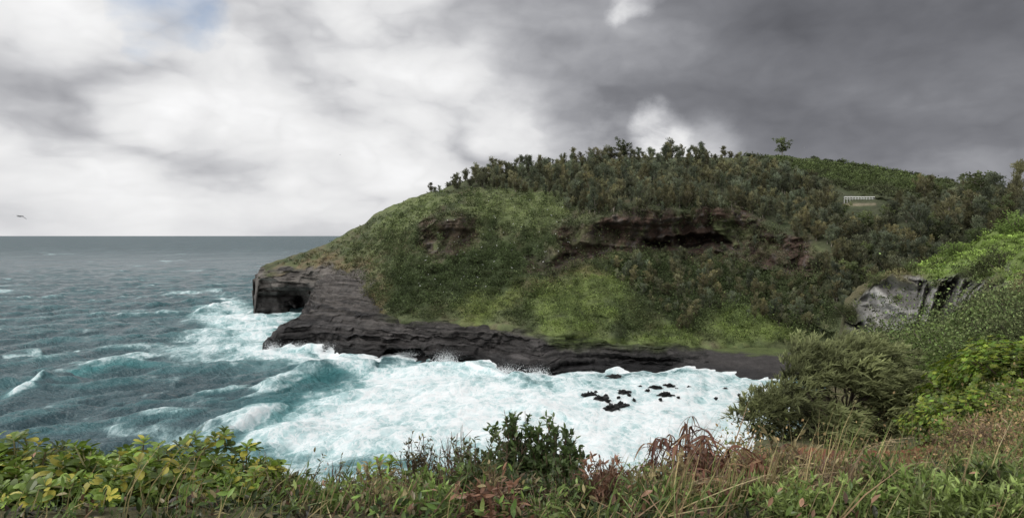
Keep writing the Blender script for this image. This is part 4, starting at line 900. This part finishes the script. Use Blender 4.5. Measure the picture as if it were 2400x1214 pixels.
for i,(x,D_,top,rad,nb,lab) in enumerate([(1610,6.2,965,.20,10,'tall withered plant with drooping maroon leaves against the surf'),(1680,5.5,1045,.28,13,'withered plant with maroon leaves right beside the tall one'),(1740,5.0,1080,.24,11,'withered rusty plant in the grass, lower right of the tall one'),(1555,6.4,1015,.18,7,'small withered plant left of the tall maroon one'),(1890,6.4,1050,.26,10,'withered maroon plant on the red soil'),(2010,5.6,1070,.24,10,'withered maroon plant on the red soil, among the plume grass'),(1820,5.2,1090,.24,9,'low withered plant between the two maroon clumps'),(1650,4.8,1105,.22,10,'low withered plant in front of the two tall maroon ones'),(1500,5.6,1090,.18,7,'little withered plant left of all the other maroon ones'),(1940,4.8,1105,.22,9,'low withered plant in front of the red soil'),(2090,5.4,1085,.22,9,'rightmost withered maroon plant, beside the pale green herbs')]):
    b=gpos(x,D_);b[2]-=.04;hh=topz(x,top,D_)-b[2];T,K=withered(400+i,max(.25,hh*.95),rad,nb);plantobj('withered_plant',T,K,b,lab,'plant')
def plume(seed,hgt,o):
    r=np.random.default_rng(seed);T=MB()
    n=80;az=r.uniform(0,6.28,n);B=r.normal(0,.05,(n,3));B[:,2]=0;dd=nrm(np.stack([np.cos(az)*.55+.15,np.sin(az)*.55,r.uniform(.6,1.4,n)],1))
    cb=np.where(r.random((n,1))<.65,np.array([.26,.21,.105]),np.array([.11,.15,.045]))
    V,Q=leaves(B,dd,nrm(np.stack([np.cos(az),np.sin(az),np.full(n,.6)],1)),r.uniform(.35,1.1,n)*hgt,r.uniform(.006,.014,n),[0,.25,.5,.75,1],[.8,1,.8,.5,.05],r.uniform(-.1,.9,n),0,2);T.add(V,Q,np.repeat(cb*r.uniform(.5,1.3,(n,1)),10,0))
    T.obj('blades',M_bark,o)
    for i in range(4):
        K=MB();a=r.uniform(-.6,.6);s=np.linspace(0,1,12)[:,None];L=hgt*r.uniform(.85,1.2);p=np.array([.35*math.cos(a),.35*math.sin(a),1])*L*s+np.array([.5,0,-.35])*L*s**3
        V,Q=tube(p,np.linspace(.003,.0015,12),4);K.add(V,Q,(.22,.175,.10))
        m=80;t=r.uniform(7,11,m);B=np.stack([np.interp(t,np.arange(12),p[:,j]) for j in range(3)],1);tg=nrm(p[-1]-p[7])
        V,Q=diam(B,nrm(tg+r.normal(0,.25,(m,3))),r.normal(size=(m,3)),r.uniform(.014,.028,m),.004);K.add(V,Q,np.repeat(np.array([.23,.18,.115])*r.uniform(.7,1.3,(m,1)),4,0))
        K.obj('seed_head',M_near,o)
for i,(x,D_,top,lab) in enumerate([(1960,5.4,985,'tall plume grass with arching seed heads in front of the red soil'),(1900,5.6,1045,'plume grass left of the tallest plume grass'),(1790,4.8,1070,'plume grass beside the rusty withered plant'),(2050,5.0,1060,'plume grass right of the tallest plume grass'),(1700,4.6,1090,'plume grass at the foot of the maroon plants'),(2250,7.5,1050,'plume grass below the brown bushes'),(2330,6.5,1060,'plume grass near the right edge'),(1130,4.6,1130,'dry grass tuft at the bottom middle'),(960,4.7,1130,'dry grass tuft under the twiggy scrub'),(1480,4.8,1105,'dry grass tuft right of the dark leafy shrubs'),(1570,4.5,1100,'straw coloured grass tuft left of the foot of the maroon plants'),(1850,4.4,1095,'straw coloured grass tuft between the herbs at the bottom right')]):
    b=gpos(x,D_);hh=max(.25,topz(x,top,D_)-b[2]);plume(500+i,hh*1.1,empty('grass_tuft',b,lab,'grass tuft'))
for i,(x,D_,top,rad,lab) in enumerate([(2120,4.4,1130,.25,'pale green herb left in the bottom right corner'),(2210,4.7,1110,.28,'pale green herb, second of the bottom right group'),(2300,4.6,1105,.28,'pale green herb in the middle of the bottom right group'),(2390,4.5,1090,.28,'pale green herb at the right edge of the bottom right group'),(2260,4.0,1155,.26,'low pale green herb in front in the bottom right group'),(2370,4.0,1150,.26,'low pale green herb in the very corner'),(2010,4.3,1155,.24,'low green herb under the plume grass'),(1880,4.2,1160,.24,'low green herb at the bottom right of centre'),(1600,4.5,1160,.25,'low green herb under the maroon plants')]):
    b=gpos(x,D_);b[2]-=.04;hh=max(.18,topz(x,top,D_)-b[2]);T,K=twiggy(600+i,rad,hh,38,10,(.115,.15,.045),.06,(.11,.13,.05),.28,.03);plantobj('herb',T,K,b,lab,'plant')
K=MB();T=MB();r=R;n=8;az=np.linspace(-1.4,1.4,n);dd=np.stack([np.sin(az)*.8-.1,-.2+0*az,np.cos(az)*.6+.25],1)
V,Q=leaves(np.zeros((n,3)),dd,np.stack([-np.sin(az)*.3,-.8+0*az,np.full(n,.6)],1),r.uniform(.20,.28,n),.028,[0,.2,.4,.6,.8,1],[.6,1,1,.8,.5,.05],r.uniform(.1,.5,n),.15,3);K.add(V,Q,np.repeat(np.array([.15,.18,.065])*r.uniform(.7,1.2,(n,1)),18,0))
V,Q=tube([(0,0,-.06),(0,0,0),(0,0,.04)],[.02,.02,.008],6);T.add(V,Q,(.1,.12,.04))
b=gpos(2150,4.2);plantobj('strap_leaf_plant',T,K,b+np.array([0,0,.08]),'plant with long pale strap shaped leaves in the bottom right group','plant')
# uncountable foreground undergrowth and grass, in light and dark clumps
n=1150;gx=R.uniform(-250,2650,n);gd=R.uniform(3.7,7.5,n);gd=np.where(gx>1600,R.uniform(3.7,8.0,n),gd);m=16
B0=np.array([gpos(a,b_) for a,b_ in zip(gx,gd)]);cp=fbm(B0[:,0]/.4,B0[:,1]/.4,0.,3)
off=R.normal(size=(n,m,3))*np.array([.07,.07,.10]);off[...,2]=(np.abs(off[...,2]))*np.clip(.7+1.5*cp,.15,2.2)[:,None]
B=(B0[:,None]+off).reshape(-1,3);dd=nrm(R.normal(size=(n*m,3))+np.array([0,0,.6]));L=np.repeat(R.uniform(.03,.08,n),m)*R.uniform(.7,1.2,n*m)
pal=np.array([(.08,.125,.027),(.048,.08,.021),(.12,.15,.043),(.15,.125,.062),(.13,.075,.048)]);ci=R.choice(5,n,p=[.28,.3,.17,.16,.09])
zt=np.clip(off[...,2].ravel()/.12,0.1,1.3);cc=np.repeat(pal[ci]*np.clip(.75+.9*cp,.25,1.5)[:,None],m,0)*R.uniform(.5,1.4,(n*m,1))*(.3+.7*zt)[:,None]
V,Q=leaves(B,dd,nrm(R.normal(0,.5,(n*m,3))+np.array([0,0,1.])),L,L*.42,[0,.35,.7,1],[.2,.95,.8,.05],R.uniform(0,.4,n*m),.08,3)
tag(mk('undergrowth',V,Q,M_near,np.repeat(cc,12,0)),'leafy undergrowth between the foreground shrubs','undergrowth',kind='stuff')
n=9000;gx=R.uniform(-250,2650,n);gd=R.uniform(3.6,8.5,n)
gd=np.where(gx>1700,R.uniform(3.6,13,n),gd);gd=np.where((gx>2150)&(R.random(n)<.3),R.uniform(9,24,n),gd);B=np.array([gpos(a,b_) for a,b_ in zip(gx,gd)])
gy=HY-(B[:,2]-H)/B[:,1]*F;keep=~((psd(gx,gy,SOIL)>0)&(R.random(n)<.94));keep&=~((gx<1400)&(R.random(n)<.5));gx,gd,B=gx[keep],gd[keep],B[keep];n=len(gx)
az=R.uniform(0,6.28,n);dd=nrm(np.stack([np.cos(az)*.8+.25,np.sin(az)*.8,R.uniform(.3,1.6,n)],1));cp=fbm(B[:,0]/.6,B[:,1]/.6,0.,2)
L=R.uniform(.06,.34,n)*np.where(gx>1500,1.45,1.)*np.clip(.9+1.1*cp,.35,2.)*np.clip(gd/9,1,2);V,Q=leaves(B,dd,nrm(np.stack([np.cos(az),np.sin(az),np.full(n,.9)],1)),L,R.uniform(.005,.011,n)*np.clip(gd/5,1,3),[0,.35,.7,1],[.8,1,.7,.05],R.uniform(.1,.9,n),0,2)
mixg=R.random(n)[:,None]+.3*cp[:,None]+np.where(gx>1450,.12,0)[:,None];cc=np.where(mixg<.5,np.array([.082,.12,.034]),np.where(mixg<.9,np.array([.21,.175,.085]),np.array([.15,.10,.06])))*R.uniform(.5,1.3,(n,1))
tag(mk('grass',V,Q,M_near,np.repeat(cc,8,0)),'mixed green and straw grass covering the near edge of the bluff','grass',kind='stuff')
